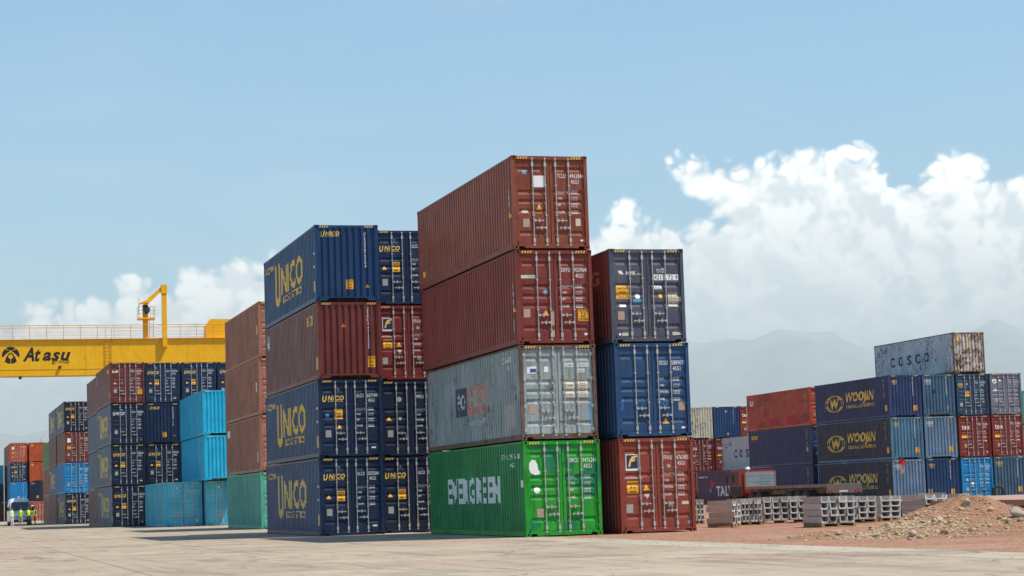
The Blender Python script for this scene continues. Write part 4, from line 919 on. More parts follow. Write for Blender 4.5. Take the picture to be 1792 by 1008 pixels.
# service jib: short post with platform, tall post, sloping arm with hoist
b = MB(); b.box(18.42, 18.86, .3, .74, ZB, 18.6); link('jib_post', b.mesh('jib_post'), M_YEL, cr)
b = MB(); b.box(20.02, 20.42, -.36, .04, 15.25, 20.7); b.box(19.96, 20.48, -.42, .10, 19.95, 20.72); link('tall_post', b.mesh('tall_post'), M_YEL, cr)
b = MB(); b.prism([(18.45, 18.95), (18.45, 19.22), (20.05, 20.62), (20.05, 20.22), (18.75, 18.95)], 'y', -.32, -.02); b.prism([(18.0, 19.02), (18.05, 19.10), (18.7, 19.36), (18.9, 19.12), (18.5, 19.08)], 'y', -.5, .2); link('jib_arm', b.mesh('jib_arm'), M_YEL, cr)
b = MB(); b.box(18.42, 18.86, .1, .5, 18.55, 19.0); link('slewing_head', b.mesh('slewing_head'), M_BLK, cr)
b = MB(); b.box(18.45, 18.95, -.3, .15, 18.35, 18.75); b.tube((18.6, -.1, 18.2), (18.85, -.1, 18.4), .12, 8); link('hoist', b.mesh('hoist'), plain('grease_dark', (.03, .035, .03), .5), cr)
b = MB(); b.box(17.98, 19.42, -.25, 1.2, 17.72, 17.86); link('platform', b.mesh('platform'), M_YEL, cr)
b = MB()
for x, y in ((18.0, -.2), (18.35, -.2), (19.0, -.2), (19.4, -.2), (18.0, 1.15), (19.4, 1.15)): b.tube((x, y, 17.8), (x, y, 18.85), .022, 5)
for z in (18.2, 18.5, 18.82):
    b.tube((18.0, -.2, z), (18.35, -.2, z), .016, 5); b.tube((19.0, -.2, z), (19.4, -.2, z), .016, 5); b.tube((18.0, -.2, z), (18.0, 1.15, z), .016, 5); b.tube((19.4, -.2, z), (19.4, 1.15, z), .016, 5)
b.tube((18.03, -.2, 17.8), (18.03, -.2, 19.5), .022, 5)
link('platform_railing', b.mesh('platform_railing'), M_YELD, cr)
b = MB(); b.tube((18.95, .2, ZB), (18.95, .2, 17.8), .02, 5); b.tube((19.3, .2, ZB), (19.3, .2, 17.8), .02, 5)
for i in range(6): b.tube((18.95, .2, ZB + .25 + i * .28), (19.3, .2, ZB + .25 + i * .28), .013, 5)
link('ladder', b.mesh('ladder'), M_YELD, cr)
b = MB(); b.prism([(0, ZB + .05), (3.2, ZB + .05), (3.2, 17.72), (.45, 17.72), (.3, 17.5), (0, 17.15)], 'y', .3, 1.8); link('machinery_house', b.mesh('machinery_house'), M_YEL, cr, (23.9, 0, 0))
for x, z in ((11.13, 13.52), (7.75, 12.78)): b = MB(); b.box(x, x + .2, -.18, 0, z, z + .2) if z > 12.9 else b.prism([(x, z - .12), (x + .3, z - .12), (x + .22, z + .13), (x + .08, z + .13)], 'y', .2, .5); link('floodlight', b.mesh('floodlight'), M_BLK, cr)
F = Flat()
F.text('A', 8.12, 14.20, 1.12, w=.98, shear=.32, bold=.035); F.text('t', 9.12, 14.20, 1.12, w=.52, shear=.32, bold=.035); F.text('asu', 9.78, 14.24, 1.0, w=2.38, shear=.3, bold=.035); F.text('group', 10.55, 13.98, .34, w=1.5, bold=.012)
o = link('lettering', flat_mesh(F, -.006), M_BLK, cr); o['kind'] = 'stuff'
ex, ez, er = 7.12, 14.69, .735
def arc(a0, a1, r=er, n=8): return [(ex + r * math.cos(rad(a0 + (a1 - a0) * i / n)), ez + r * math.sin(rad(a0 + (a1 - a0) * i / n))) for i in range(n + 1)]
def E2(*pts): return [(ex + x * er, ez + z * er) for x, z in pts]
for pts in (arc(55, 125) + E2((-.12, .55), (0, .62), (.12, .55)), arc(132, 195) + E2((-.70, -.02), (-.35, .32), (-.06, .50)), E2((.06, .50), (.35, .32), (.70, -.02)) + arc(-15, 48),
            E2((-.03, .40), (-.03, .12)) + [(ex + .27 * er * math.cos(rad(a)), ez - .15 * er + .27 * er * math.sin(rad(a))) for a in range(96, 265, 24)] + E2((-.03, -.42), (-.03, -.99), (-.35, -.92), (-.68, -.74), (-.56, -.3), (-.32, .1)),
            E2((.32, .1), (.56, -.3), (.68, -.74), (.35, -.92), (.03, -.99), (.03, -.42)) + [(ex + .27 * er * math.cos(rad(a)), ez - .15 * er + .27 * er * math.sin(rad(a))) for a in range(-84, 85, 24)] + E2((.03, .12), (.03, .40))):
    f = Flat(); f.poly(pts); link('emblem', flat_mesh(f, -.006), M_BLK, cr)
for x in (XA + 1, XB - 2):
    for yy in (-3.2, 5.0):
        b = MB(); b.prism([(yy, 0), (yy + .9, 0), (1.5, ZA), (.4, ZA)], 'x', x, x + 1.0); link('leg', b.mesh('leg'), M_YEL, cr)
    b = MB(); b.box(x - .1, x + 1.1, -4, 6.8, .0, .8); link('bogie_beam', b.mesh('bogie_beam'), M_YEL, cr)

# ------------------------------------------------------------------ flatbed truck
M_RED = paint('truck_red', (.38, .022, .018), .2, .1, .35, .4)
M_TYRE = plain('tyre_rubber', (.035, .033, .031), .85)
M_RIM = plain('wheel_rim', (.17, .16, .15), .6, .3)
M_PLANK = plain('weathered_plank', (.34, .24, .17), .9, 0, .35, 3)
M_CHASS = plain('chassis_dark', (.035, .028, .025), .7)
_wm = {}
def wheel(parent, x, y, z, r, w, name='wheel'):
    k = (round(r, 3), round(w, 3))
    if k not in _wm:
        b = MB(); b.lathe([(r * .56, -w / 2), (r * .90, -w / 2), (r * .985, -w * .38), (r, 0), (r * .985, w * .38), (r * .90, w / 2), (r * .56, w / 2)], (0, 0, 0), 24)
        c = MB(); c.lathe([(.02, -w * .28), (r * .2, -w * .34), (r * .24, -w * .20), (r * .45, -w * .16), (r * .57, -w * .48), (r * .57, w * .48), (.02, w * .4)], (0, 0, 0), 18)
        _wm[k] = (b.mesh('tyre', True, False), c.mesh('rim', False, False))
    e = link(name, _wm[k][0], M_TYRE, parent, (x, y, z)); link('rim', _wm[k][1], M_RIM, e)
    return e
tr = empty('flatbed_truck', (54.5, 117.4, -.02)); tag(tr, 'red cab flatbed truck with long empty wooden deck behind the concrete channels', 'truck')
TL, TWd = 13.3, 2.45
b = MB(); b.box(.02, .10, 0, TL, 1.20, 1.34); b.box(TWd - .10, TWd - .02, 0, TL, 1.20, 1.34)
for i in range(12): b.box(.1, TWd - .1, .4 + i * 1.1, .48 + i * 1.1, 1.12, 1.30)
for xx in (.75, 1.55): b.box(xx, xx + .12, .1, TL - .6, .82, 1.14)
link('deck_frame', b.mesh('deck_frame'), paint('deck_rust', (.26, .19, .14), .3, .6, .6, .6), tr)
for i in range(9): b = MB(); b.box(.02 + i * .268, .02 + i * .268 + .25, .0, TL - .05, 1.345, 1.345 + .035 + random.uniform(0, .012)); link('plank', b.mesh('plank'), M_PLANK, tr)
b = MB(); b.box(.0, TWd, -.06, 0, .80, 1.36); rb = link('rear_beam', b.mesh('rear_beam'), plain('dusty_grey_paint', (.12, .10, .09), .85, 0, .35, 5), tr)
for xx in (.12, .34, TWd - .46, TWd - .24): b = MB(); b.box(xx, xx + .13, -.09, -.06, .86, .99); link('tail_light', b.mesh('tail_light'), plain('red_lens', (.42, .03, .02), .3), rb)
b = MB(); b.box(.85, 1.45, -.075, -.06, .86, .98); link('number_plate', b.mesh('number_plate'), plain('plate_white', (.5, .5, .48), .6), rb)
hb = MB(); hb.box(.10, 2.25, 0, .06, 1.40, 2.42); hbo = link('headboard', hb.mesh('headboard'), plain('pale_blue_board', (.19, .24, .26), .8, 0, .35, 3), tr, (0, TL - .15, 0))
b = MB(); b.box(.03, .10, -.02, .08, 1.38, 2.45); b.box(2.25, 2.32, -.02, .08, 1.38, 2.45); b.box(.10, 2.25, -.015, .0, 1.36, 1.42); link('headboard_frame', b.mesh('headboard_frame'), plain('rusty_edge', (.30, .15, .08), .8), hbo)
F = Flat(); F.rect(.2, 2.10, 2.1, 2.118); F.rect(.2, 1.76, 2.1, 1.772)
for (u, v, w) in ((1.2, 1.92, .35), (1.65, 1.92, .4), (.75, 1.66, .12), (.95, 1.66, .25), (1.3, 1.68, .6), (1.1, 1.52, .2), (1.4, 1.52, .55)): F.rect(u, v, u + w, v + .045)
o = link('board_scribble', flat_mesh(F, -.004), plain('faded_ink', (.06, .09, .12), .8), hbo); o['kind'] = 'stuff'
for yy in (3.3, 4.6, 5.9):
    for xx in (.17, .50, TWd - .50, TWd - .17): wheel(tr, xx, yy, .52, .52, .29)
for yy in (11.0, 12.3):
    for xx in (.17, .50, TWd - .50, TWd - .17): wheel(tr, xx, yy, .52, .52, .29)
for xx in (.20, TWd - .20): wheel(tr, xx, 15.3, .52, .52, .30)
b = MB(); b.box(.55, TWd - .55, TL - 2.8, 16.6, .55, .85); link('chassis', b.mesh('chassis'), M_CHASS, tr)
# cab (hollow-looking: pillars, roof, rear wall, dark glazing)
y0, y1 = 13.75, 16.0
b = MB(); b.box(.03, 2.42, y0, y0 + .10, .95, 2.55); b.box(.03, 2.42, y0 + .10, y1 - .2, 2.47, 2.56)
b.prism([(y0 + .1, .75), (y1, .75), (y1, 1.50), (y0 + .1, 1.50)], 'x', .03, 2.42)
for xx in (.03, 2.32): b.box(xx, xx + .10, y0 + .1, y0 + .62, 1.50, 2.47); b.prism([(y1 - .16, 1.5), (y1, 1.5), (y1 - .2, 2.47), (y1 - .34, 2.47)], 'x', xx, xx + .10)
cab = link('cab', b.mesh('cab'), M_RED, tr)
b = MB(); b.box(.06, .08, y0 + .62, y1 - .2, 1.50, 2.47); b.box(2.37, 2.39, y0 + .62, y1 - .2, 1.50, 2.47); link('side_window', b.mesh('side_window'), M_GLASS, cab)
b = MB(); b.quad((.15, y1 - .02, 1.52), (2.3, y1 - .02, 1.52), (2.3, y1 - .22, 2.45), (.15, y1 - .22, 2.45)); link('windscreen', b.mesh('windscreen'), M_GLASS, cab)
b = MB(); b.box(-.02, .03, y0 + .25, y1 - .05, .78, 1.42); b.box(.0, 2.45, y1, y1 + .14, .45, .95); link('black_panel', b.mesh('black_panel'), M_CHASS, cab)
b = MB(); b.box(-.22, -.14, y1 - .1, y1 - .02, 1.7, 2.2); b.tube((-.18, y1 - .06, 2.15), (.06, y1 - .1, 2.3), .015, 5); link('mirror', b.mesh('mirror'), M_BLK, cab)
b = MB(); b.tube((.42, y0 - .18, 1.2), (.42, y0 - .18, 2.55), .07, 8); b.lathe([(0, .0)], (0, 0, 0), 3) if False else None
b.tube((.42, y0 - .18, 2.55), (.42, y0 - .18, 2.62), .16, 12); b.tube((.42, y0 - .18, 2.62), (.42, y0 - .18, 2.78), .20, 12, .10); link('air_intake', b.mesh('air_intake'), plain('dusty_white', (.66, .66, .64), .6), cab)
b = MB(); b.box(2.30, 2.42, y0 - .35, y0 - .2, 1.4, 2.5); b.box(.08, .20, y0 - .35, y0 - .2, 1.4, 2.5); link('stanchion', b.mesh('stanchion'), M_RED, cab)

# ------------------------------------------------------------------ white van
def van():
    r = empty('white_van', (8.95, 203.5, 0), rad(.5)); tag(r, 'white high roof van parked facing the camera behind the people', 'van')
    r.scale = (1.06, 1.06, 1.06)
    WH = plain('van_white', (.72, .74, .76), .3, 0, .05, 2, .5)
    st = [(0.0, .42, .98, .90, .86), (.10, .30, 1.06, .97, .92), (.80, .28, 1.32, 1.0, .93), (1.60, .28, 2.20, 1.0, .84), (1.95, .28, 2.48, 1.0, .80), (2.4, .28, 2.55, 1.0, .80), (5.5, .28, 2.55, 1.0, .80), (5.8, .34, 2.42, .97, .78)]
    b = MB(); K = 14
    for y, zb, zt, wb, wt in st:
        rr = min(.22, (zt - zb) * .25); belt = zb + (zt - zb) * .52
        half = [(wb * .9, zb), (wb, zb + .12), (wb, belt), (wt + (wb - wt) * .3, zt - rr), (wt * .93, zt - rr * .45), (wt * .7, zt - .04), (0, zt)]
        sec = half + [(-x, z) for x, z in reversed(half[:-1])] + [(0, zb)]
        for x, z in sec: b.v.append((x, y, z))
    K = len(b.v) // len(st)
    for i in range(len(st) - 1):
        for j in range(K): q = i * K; b.f.append((q + j, q + (j + 1) % K, q + K + (j + 1) % K, q + K + j)); b.mi.append(0)
    b.f.append(tuple(range(K))); b.f.append(tuple((len(st) - 1) * K + j for j in range(K))); b.mi += [0, 0]
    body = link('body', b.mesh('body', False), WH, r)
    b = MB(); b.quad((-.86, .80, 1.36), (.86, .80, 1.36), (.76, 1.56, 2.13), (-.76, 1.56, 2.13)); me = b.mesh('ws')
    w = link('windscreen', me, plain('van_glass', (.02, .03, .05), .08, 0, .1, 3, .6), r); w.location = (0, -.035, .03)
    for s in (-1, 1):
        b = MB(); b.quad((s * 1.004, 1.2, 1.38), (s * 1.004, 2.2, 1.38), (s * .93, 2.2, 2.0), (s * .95, 1.65, 2.0)); link('side_window', b.mesh('sw'), M_GLASS, r)
        b = MB(); b.prism([(s * .60, .78), (s * .88, .82), (s * .86, 1.02), (s * .66, .96)], 'y', -.02, .12); link('headlight', b.mesh('headlight'), plain('headlight_glass', (.55, .58, .60), .15, .2), r)
        b = MB(); b.box(s * 1.02 - .01, s * 1.02 + .20 * s, .95, 1.05, 1.35, 1.72) if s > 0 else b.box(-1.22, -1.02, .95, 1.05, 1.35, 1.72); link('mirror', b.mesh('mirror'), M_BLK, r)
    b = MB(); b.prism([(-.95, .28), (.95, .28), (.92, .55), (-.92, .55)], 'y', -.06, .15); link('bumper', b.mesh('bumper'), plain('bumper_grey', (.035, .035, .038), .7), r)
    b = MB()
    for k in range(3): b.box(-.5, .5, -.02, .05, .68 + k * .08, .72 + k * .08)
    link('grille', b.mesh('grille'), plain('grille_grey', (.25, .26, .27), .4), r)
    b = MB(); b.box(-.26, .26, -.075, -.06, .42, .53); link('number_plate', b.mesh('number_plate'), plain('plate_white', (.75, .75, .72), .5), r)
    for s in (-.88, .88):
        for y in (1.0, 4.7): wheel(r, s, y, .35, .35, .22)
van()

# ------------------------------------------------------------------ people
SKIN = plain('skin', (.32, .18, .12), .6); HAIR = plain('dark_hair', (.015, .012, .010), .7)
LIME = plain('hi_vis_lime', (.42, .85, .03), .7, 0, .1); PALEL = plain('hi_vis_pale', (.62, .80, .25), .7)
def person(loc, face, top, trousers, vest, pose, label):
    """one continuous skinned body; joints as connected edges"""
    P = pose
    J = {'pel': (0, 0, .93), 'bel': (0, .01, 1.08), 'che': (0, .0, 1.30), 'nk': (0, .01, 1.47), 'hd0': (0, -.015, 1.56), 'hd': (0, -.02, 1.68), 'hd2': (0, -.01, 1.76)}
    Rr = {'pel': (.155, .115), 'bel': (.145, .105), 'che': (.17, .115), 'nk': (.058, .06), 'hd0': (.070, .082), 'hd': (.080, .098), 'hd2': (.055, .07)}
    for s, n in ((-1, 'l'), (1, 'r')):
        J['hip' + n] = (s * .09, 0, .88); J['kn' + n] = (s * P.get('sp', .10), -.03 + P.get('st' + n, 0) * .5, .48); J['an' + n] = (s * P.get('sp', .10), .02 + P.get('st' + n, 0), .09); J['to' + n] = (s * (P.get('sp', .10) + .02), -.14 + P.get('st' + n, 0), .045)
        J['sh' + n] = (s * .185, .01, 1.40)
        el = P.get('el' + n, (s * .26, .03, 1.13)); wr = P.get('wr' + n, (s * .27, -.08, .90)); J['el' + n] = el; J['wr' + n] = wr
        d = (Vector(wr) - Vector(el)).normalized(); h = Vector(wr) + d * .10; J['ha' + n] = tuple(h); J['fi' + n] = tuple(h + d * .08 + Vector((0, -.015, 0))); J['th' + n] = tuple(Vector(wr) + d * .07 + Vector((-s * .05, -.03, 0)))
        Rr.update({'hip' + n: (.095, .10), 'kn' + n: (.062, .066), 'an' + n: (.045, .05), 'to' + n: (.05, .04), 'sh' + n: (.062, .068), 'el' + n: (.046, .048), 'wr' + n: (.030, .034), 'ha' + n: (.040, .022), 'fi' + n: (.028, .013), 'th' + n: (.014, .014)})
    E_ = [('pel', 'bel'), ('bel', 'che'), ('che', 'nk'), ('nk', 'hd0'), ('hd0', 'hd'), ('hd', 'hd2')]
    for n in 'lr': E_ += [('pel', 'hip' + n), ('hip' + n, 'kn' + n), ('kn' + n, 'an' + n), ('an' + n, 'to' + n), ('che', 'sh' + n), ('sh' + n, 'el' + n), ('el' + n, 'wr' + n), ('wr' + n, 'ha' + n), ('ha' + n, 'fi' + n), ('ha' + n, 'th' + n)]
    ks = list(J); me = bpy.data.meshes.new('skel'); me.from_pydata([J[k] for k in ks], [(ks.index(a), ks.index(c)) for a, c in E_], [])
    o = bpy.data.objects.new('skel', me); COL.objects.link(o)
    o.modifiers.new('s', 'SKIN'); sv = me.skin_vertices[0].data
    for i, k in enumerate(ks): sv[i].radius = Rr[k]; sv[i].use_root = (k == 'pel')
    sb = o.modifiers.new('u', 'SUBSURF'); sb.levels = 1; sb.render_levels = 1
    dg = bpy.context.evaluated_depsgraph_get(); dg.update(); body = bpy.data.meshes.new_from_object(o.evaluated_get(dg)); bpy.data.objects.remove(o); bpy.data.meshes.remove(me)
    mi = []
    for p in body.polygons:
        c = p.center; hand = min((c - Vector(J['ha' + n])).length for n in 'lr') < .13
        mi.append(3 if c.z < .085 else 0 if hand or c.z > 1.49 else 1 if c.z < .96 and abs(c.x) < .24 else 2)
    body.polygons.foreach_set('material_index', mi); body.polygons.foreach_set('use_smooth', [True] * len(mi))
    r = link('person', body, [SKIN, trousers, top, plain('shoe_black', (.02, .018, .016), .7)], None, loc, face); tag(r, label, 'person', 'people standing by the white van')
    b = MB(); rings = [(.92, .185, .150), (1.05, .175, .140), (1.25, .200, .150), (1.38, .205, .140), (1.45, .13, .10)]; n = 16
    for z, rx, ry in rings:
        for i in range(n): a = 2 * math.pi * i / n; b.v.append((rx * math.cos(a), ry * math.sin(a) + .005, z))
    for k in range(len(rings) - 1):
        for i in range(n): j = (i + 1) % n; b.f.append((k * n + i, k * n + j, (k + 1) * n + j, (k + 1) * n + i)); b.mi.append(0)
    if vest: v = link('safety_vest', b.mesh('vest', True), vest, r); c = MB(); [c.lathe([(1, 0)], (0, 0, 0), 3) for _ in ()]
    b = MB(); n = 12
    for k, (z, q) in enumerate(((1.69, 1.10), (1.74, 1.12), (1.79, .9), (1.825, .35))):
        for i in range(n): a = 2 * math.pi * i / n; b.v.append((.082 * q * math.cos(a), .10 * q * math.sin(a) + .005, z))
    for k in range(3):
        for i in range(n): j = (i + 1) % n; b.f.append((k * n + i, k * n + j, (k + 1) * n + j, (k + 1) * n + i)); b.mi.append(0)
    b.f.append(tuple(3 * n + i for i in range(n))); b.mi.append(0); link('hair', b.mesh('hair', True), HAIR, r)
    b = MB(); b.tube((0, -.115, 1.655), (0, -.135, 1.63), .014, 6, .018); [b.box(s * .033 - .014, s * .033 + .014, -.112, -.104, 1.672, 1.682) for s in (-1, 1)]; b.box(-.028, .028, -.104, -.096, 1.598, 1.606); [b.box(s * .083 - .008, s * .083 + .008, -.02, .02, 1.64, 1.70) for s in (-1, 1)]
    link('face_features', b.mesh('face'), plain('lip_brow', (.14, .07, .05), .6), r)
GREY = plain('grey_cloth', (.36, .36, .36), .9); PALE = plain('pale_cloth', (.62, .64, .60), .9); NAVYC = plain('dark_cloth', (.015, .017, .025), .9); BLKC = plain('black_cloth', (.012, .011, .012), .9)
person((7.72, 194.0, 0), rad(60), PALE, PALE, PALEL, dict(sp=.08, stl=.06, str=-.06), 'person in pale clothes and pale lime vest, leftmost by the van')
person((8.50, 194.0, 0), rad(150), GREY, GREY, LIME, dict(sp=.12, wrl=(-.16, -.22, 1.1), ell=(-.27, .02, 1.15)), 'person in lime vest and grey trousers in front of the van')
person((9.22, 194.3, 0), rad(10), NAVYC, NAVYC, LIME, dict(sp=.12, wrl=(-.08, -.20, 1.02), wrr=(.08, -.2, 1.0)), 'person in lime vest and dark trousers facing camera beside the van')
person((9.80, 194.3, 0), rad(-75), BLKC, BLKC, LIME, dict(sp=.11, stl=.08), 'person in black clothes and lime vest standing rightmost, side on')

# ------------------------------------------------------------------ concrete channels on pallets
def chan_mat():
    m, g, b, out = mat('cast_concrete'); tc = g.n('ShaderNodeTexCoord'); oi = g.n('ShaderNodeObjectInfo'); geo = g.n('ShaderNodeNewGeometry')
    n = g.noise(geo.outputs['Position'], 4, 6, .7); n2 = g.noise(geo.outputs['Position'], 30, 3, .7)
    c = g.mixc(oi.outputs['Random'], (.40, .395, .37), (.58, .565, .53)); c = g.mixc(g.m('MULTIPLY', g.ramp(n, .45, .75), .6), c, (.30, .275, .24)); c = g.mixc(g.m('MULTIPLY', g.ramp(n2, .55, .8), .4), c, (.58, .55, .50))
    g.t.links.new(c, b.inputs['Base Color']); b.inputs['Roughness'].default_value = .92
    bp = g.n('ShaderNodeBump', {'Height': g.m('ADD', n, g.m('MULTIPLY', n2, .4)), 'Strength': .5, 'Distance': .01}); g.t.links.new(bp.outputs[0], b.inputs['Normal']); return m
M_CHAN = chan_mat(); M_PAL = plain('pallet_wood', (.33, .22, .12), .9, 0, .35, 5)
_cm = {}
def channel_mesh(w, h, L):
    k = (w, h, L)
    if k in _cm: return _cm[k]
    t = w * .15; bt = h * .24; ch = min(w, h) * .16; b = MB()
    o = [(-w / 2, h), (-w / 2 + .012, ch * .5), (-w / 2 + ch * .7, 0), (w / 2 - ch * .7, 0), (w / 2 - .012, ch * .5), (w / 2, h)]
    i_ = [(w / 2 - t * .8, h), (w / 2 - t * 1.1, bt + ch), (w / 2 - t * 1.1 - ch, bt), (-w / 2 + t * 1.1 + ch, bt), (-w / 2 + t * 1.1, bt + ch), (-w / 2 + t * .8, h)]
    n = 6
    for y in (0, L):
        b.v += [(x, y, z) for x, z in o] + [(x, y, z) for x, z in reversed(i_)]
    q = 12
    for e in (0, q):
        for a in range(5):
            f = (e + a, e + a + 1, e + n + a + 1, e + n + a); b.f.append(f if e else tuple(reversed(f))); b.mi.append(0)
    for a in range(5):
        b.f.append((a, a + 1, q + a + 1, q + a)); b.f.append((n + a + 1, n + a, q + n + a, q + n + a + 1)); b.mi += [0, 0]
    b.f.append((0, q, q + n, n)); b.f.append((5, n + 5, q + n + 5, q + 5)); b.mi += [0, 0]
    _cm[k] = b.mesh('channel'); return _cm[k]
LAYER = ('lowest', 'second', 'third', 'top', 'fifth')
def channels(x, y, rz, nx, nz, w, h, L, desc, skip=()):
    """front-left-bottom corner at x,y; channels run along local +y"""
    wtot = nx * w; R = Matrix.Rotation(rz, 3, 'Z')
    pal = empty('wooden_pallet', (x, y, -.012), rz); tag(pal, 'wooden pallet under %s' % desc, 'pallet', 'pallets under concrete channels')
    for i in range(3):
        xx = (.0, wtot / 2 - .05, wtot - .1)[i]; b = MB(); b.box(xx, xx + .1, .0, L, .02, .10); link('bearer', b.mesh('bearer'), M_PAL, pal)
    for i in range(6):
        yy = i * (L - .1) / 5; b = MB(); b.box(-.02, wtot + .02, yy, yy + .1, .10, .122); link('board', b.mesh('board'), M_PAL, pal)
    for i in range(2): b = MB(); b.box(-.02, wtot + .02, i * (L - .1), i * (L - .1) + .1, .0, .02); link('board', b.mesh('board'), M_PAL, pal)
    me = channel_mesh(w - .014, h - .011, L)
    for k in range(nz):
        for i in range(nx):
            if (i, k) in skip: continue
            p = R @ Vector(((i + .5) * w + random.uniform(-.008, .008), random.uniform(-.06, .06), 0))
            o = link('concrete_channel', me, M_CHAN, None, (x + p.x, y + p.y, .112 + k * h), rz + random.uniform(-.012, .012))
            tag(o, '%s channel from left, %s layer of %s' % (('first', 'second', 'third', 'fourth', 'fifth', 'sixth')[i], LAYER[k] if k < nz - 1 else 'top', desc), 'concrete channel', 'concrete channels on pallets')
channels(27.50, 71.0, rad(2), 3, 4, .155, .20, 1.0, 'concrete stack beside brick red container')
channels(25.62, 62.5, rad(36), 2, 4, .23, .192, 1.0, 'concrete stack turned sideways, ends sunlit')
channels(26.68, 64.7, rad(0), 6, 4, .153, .20, .9, 'narrow-channel concrete stack')
channels(28.22, 66.0, rad(-2), 5, 4, .32, .205, 1.0, 'concrete stack right of narrow channels')
channels(26.26, 57.0, rad(1), 4, 4, .29, .205, 1.3, 'nearest concrete stack with long sides showing')
channels(29.55, 62.0, rad(-2), 3, 4, .345, .19, 1.0, 'concrete stack just behind nearest one')
channels(31.0, 62.6, rad(3), 2, 4, .42, .185, 1.0, 'two-wide concrete stack left of marker flag')
channels(33.75, 64.6, rad(14), 2, 4, .44, .18, 1.25, 'concrete stack beneath marker flag')
channels(35.1, 66.2, rad(4), 3, 4, .44, .175, 1.1, 'concrete stack partly behind rubble heap', skip=((1, 3),))

# ------------------------------------------------------------------ rubble heap
def heap_h(x, y):
    def gss(cx, cy, sx, sy, h): return h * math.exp(-((x - cx) / sx) ** 2 - ((y - cy) / sy) ** 2)
    h = gss(24.9, 45.6, 1.35, 1.8, .78) + gss(23.3, 44.9, 1.0, 1.4, .36) + gss(22.2, 43.6, .9, 1.1, .24) + gss(26.6, 44.4, 1.5, 1.8, .26) + gss(28.6, 45.2, 2.0, 1.9, .28) + gss(20.75, 45.0, .75, .55, .20) + gss(24.6, 42.6, 1.8, .9, .16)
    if h < .012: return 0
    q = noise.fractal((x * 1.3, y * 1.3, 2.0), .8, 2.1, 5)
    return max(0, h * (1 + .16 * q) + .035 * noise.fractal((x * 4, y * 4, 7.0), .7, 2.2, 4) * min(1, h * 6))
def soil_mat():
    m, g, b, out = mat('rubble_soil'); geo = g.n('ShaderNodeNewGeometry'); P = geo.outputs['Position']
    n = g.noise(P, 2.2, 6, .7); n2 = g.noise(P, 16, 5, .75)
    c = g.mixc(g.ramp(n, .35, .68), (.29, .125, .070), (.35, .18, .105)); c = g.mixc(g.ramp(n2, .42, .70), c, (.44, .29, .19)); c = g.mixc(g.m('MULTIPLY', g.ramp(n2, .38, .22), .6), c, (.18, .11, .08))
    g.t.links.new(c, b.inputs['Base Color']); b.inputs['Roughness'].default_value = .95; b.inputs['Specular IOR Level'].default_value = .15
    bp = g.n('ShaderNodeBump', {'Height': g.m('ADD', n2, n), 'Strength': 1.0, 'Distance': .06}); g.t.links.new(bp.outputs[0], b.inputs['Normal']); return m
b = MB(); X0, X1, Y0, Y1, N1, N2 = 18.6, 33.0, 39.6, 50.5, 190, 140; idx = {}
H_ = [[heap_h(X0 + (X1 - X0) * i / N1, Y0 + (Y1 - Y0) * j / N2) for i in range(N1 + 1)] for j in range(N2 + 1)]
def vid(i, j):
    if (i, j) not in idx:
        idx[(i, j)] = len(b.v); b.v.append((X0 + (X1 - X0) * i / N1, Y0 + (Y1 - Y0) * j / N2, H_[j][i] - .035))
    return idx[(i, j)]
for j in range(N2):
    for i in range(N1):
        if max(H_[j][i], H_[j][i + 1], H_[j + 1][i], H_[j + 1][i + 1]) > 0: b.f.append((vid(i, j), vid(i + 1, j), vid(i + 1, j + 1), vid(i, j + 1))); b.mi.append(0)
pile = link('rubble_heap', b.mesh('rubble_heap', True), soil_mat()); tag(pile, 'heap of reddish soil and pale stones at the right road edge', 'rubble heap')
def stone_mat(name, a, c2):
    m, g, b, out = mat(name); oi = g.n('ShaderNodeObjectInfo'); tc = g.n('ShaderNodeTexCoord')
    n = g.noise(tc.outputs['Object'], 5, 5, .7); c = g.mixc(oi.outputs['Random'], a, c2); c = g.mixc(g.m('MULTIPLY', n, .5), c, (.22, .15, .09))
    g.t.links.new(c, b.inputs['Base Color']); b.inputs['Roughness'].default_value = .9; return m
M_STONE = stone_mat('pale_stone', (.33, .22, .13), (.50, .38, .245)); M_BOULD = stone_mat('grey_boulder', (.38, .35, .28), (.44, .40, .33))
def rock_mesh(seed, sub=2, el=(1, 1, 1)):
    bm = bmesh.new(); bmesh.ops.create_icosphere(bm, subdivisions=sub, radius=1); random.seed(seed)
    cuts = [(Vector((random.gauss(0, 1), random.gauss(0, 1), random.gauss(0, 1))).normalized(), random.uniform(.62, .9)) for _ in range(9)]
    for v in bm.verts:
        p = v.co.copy()
        for n, dd in cuts:
            e = p.dot(n) - dd
            if e > 0: p -= n * e * .9
        p *= 1 + .10 * noise.noise(p * 2.2 + Vector((seed, 0, 0))); v.co = Vector((p.x * el[0], p.y * el[1], p.z * el[2]))
    me = bpy.data.meshes.new('rock'); bm.to_mesh(me); bm.free(); return me
RK = [rock_mesh(s, 2, (1, random.uniform(.7, .95), random.uniform(.5, .8))) for s in range(10)]
random.seed(21); cnt = 0
while cnt < 285:
    x, y = (random.gauss(22.6, 1.5), random.gauss(43.4, 1.0)) if random.random() < .75 else (random.uniform(20, 31), random.uniform(41.2, 47.5))
    if random.random() < .10: x, y = random.gauss(20.6, .6), random.gauss(44.7, .5)
    h = heap_h(x, y)
    if h <= .02 and random.random() < .75 or x < 18.9: continue
    s = min(.13, .036 * math.exp(random.gauss(.2, .45)))
    o = link('stone', random.choice(RK), M_STONE, pile, (x, y, max(h, .0) - .035 + s * .18)); o.scale = (s, s, s); o.rotation_euler = (random.uniform(-.5, .5), random.uniform(-.5, .5), random.uniform(0, 6.3)); cnt += 1
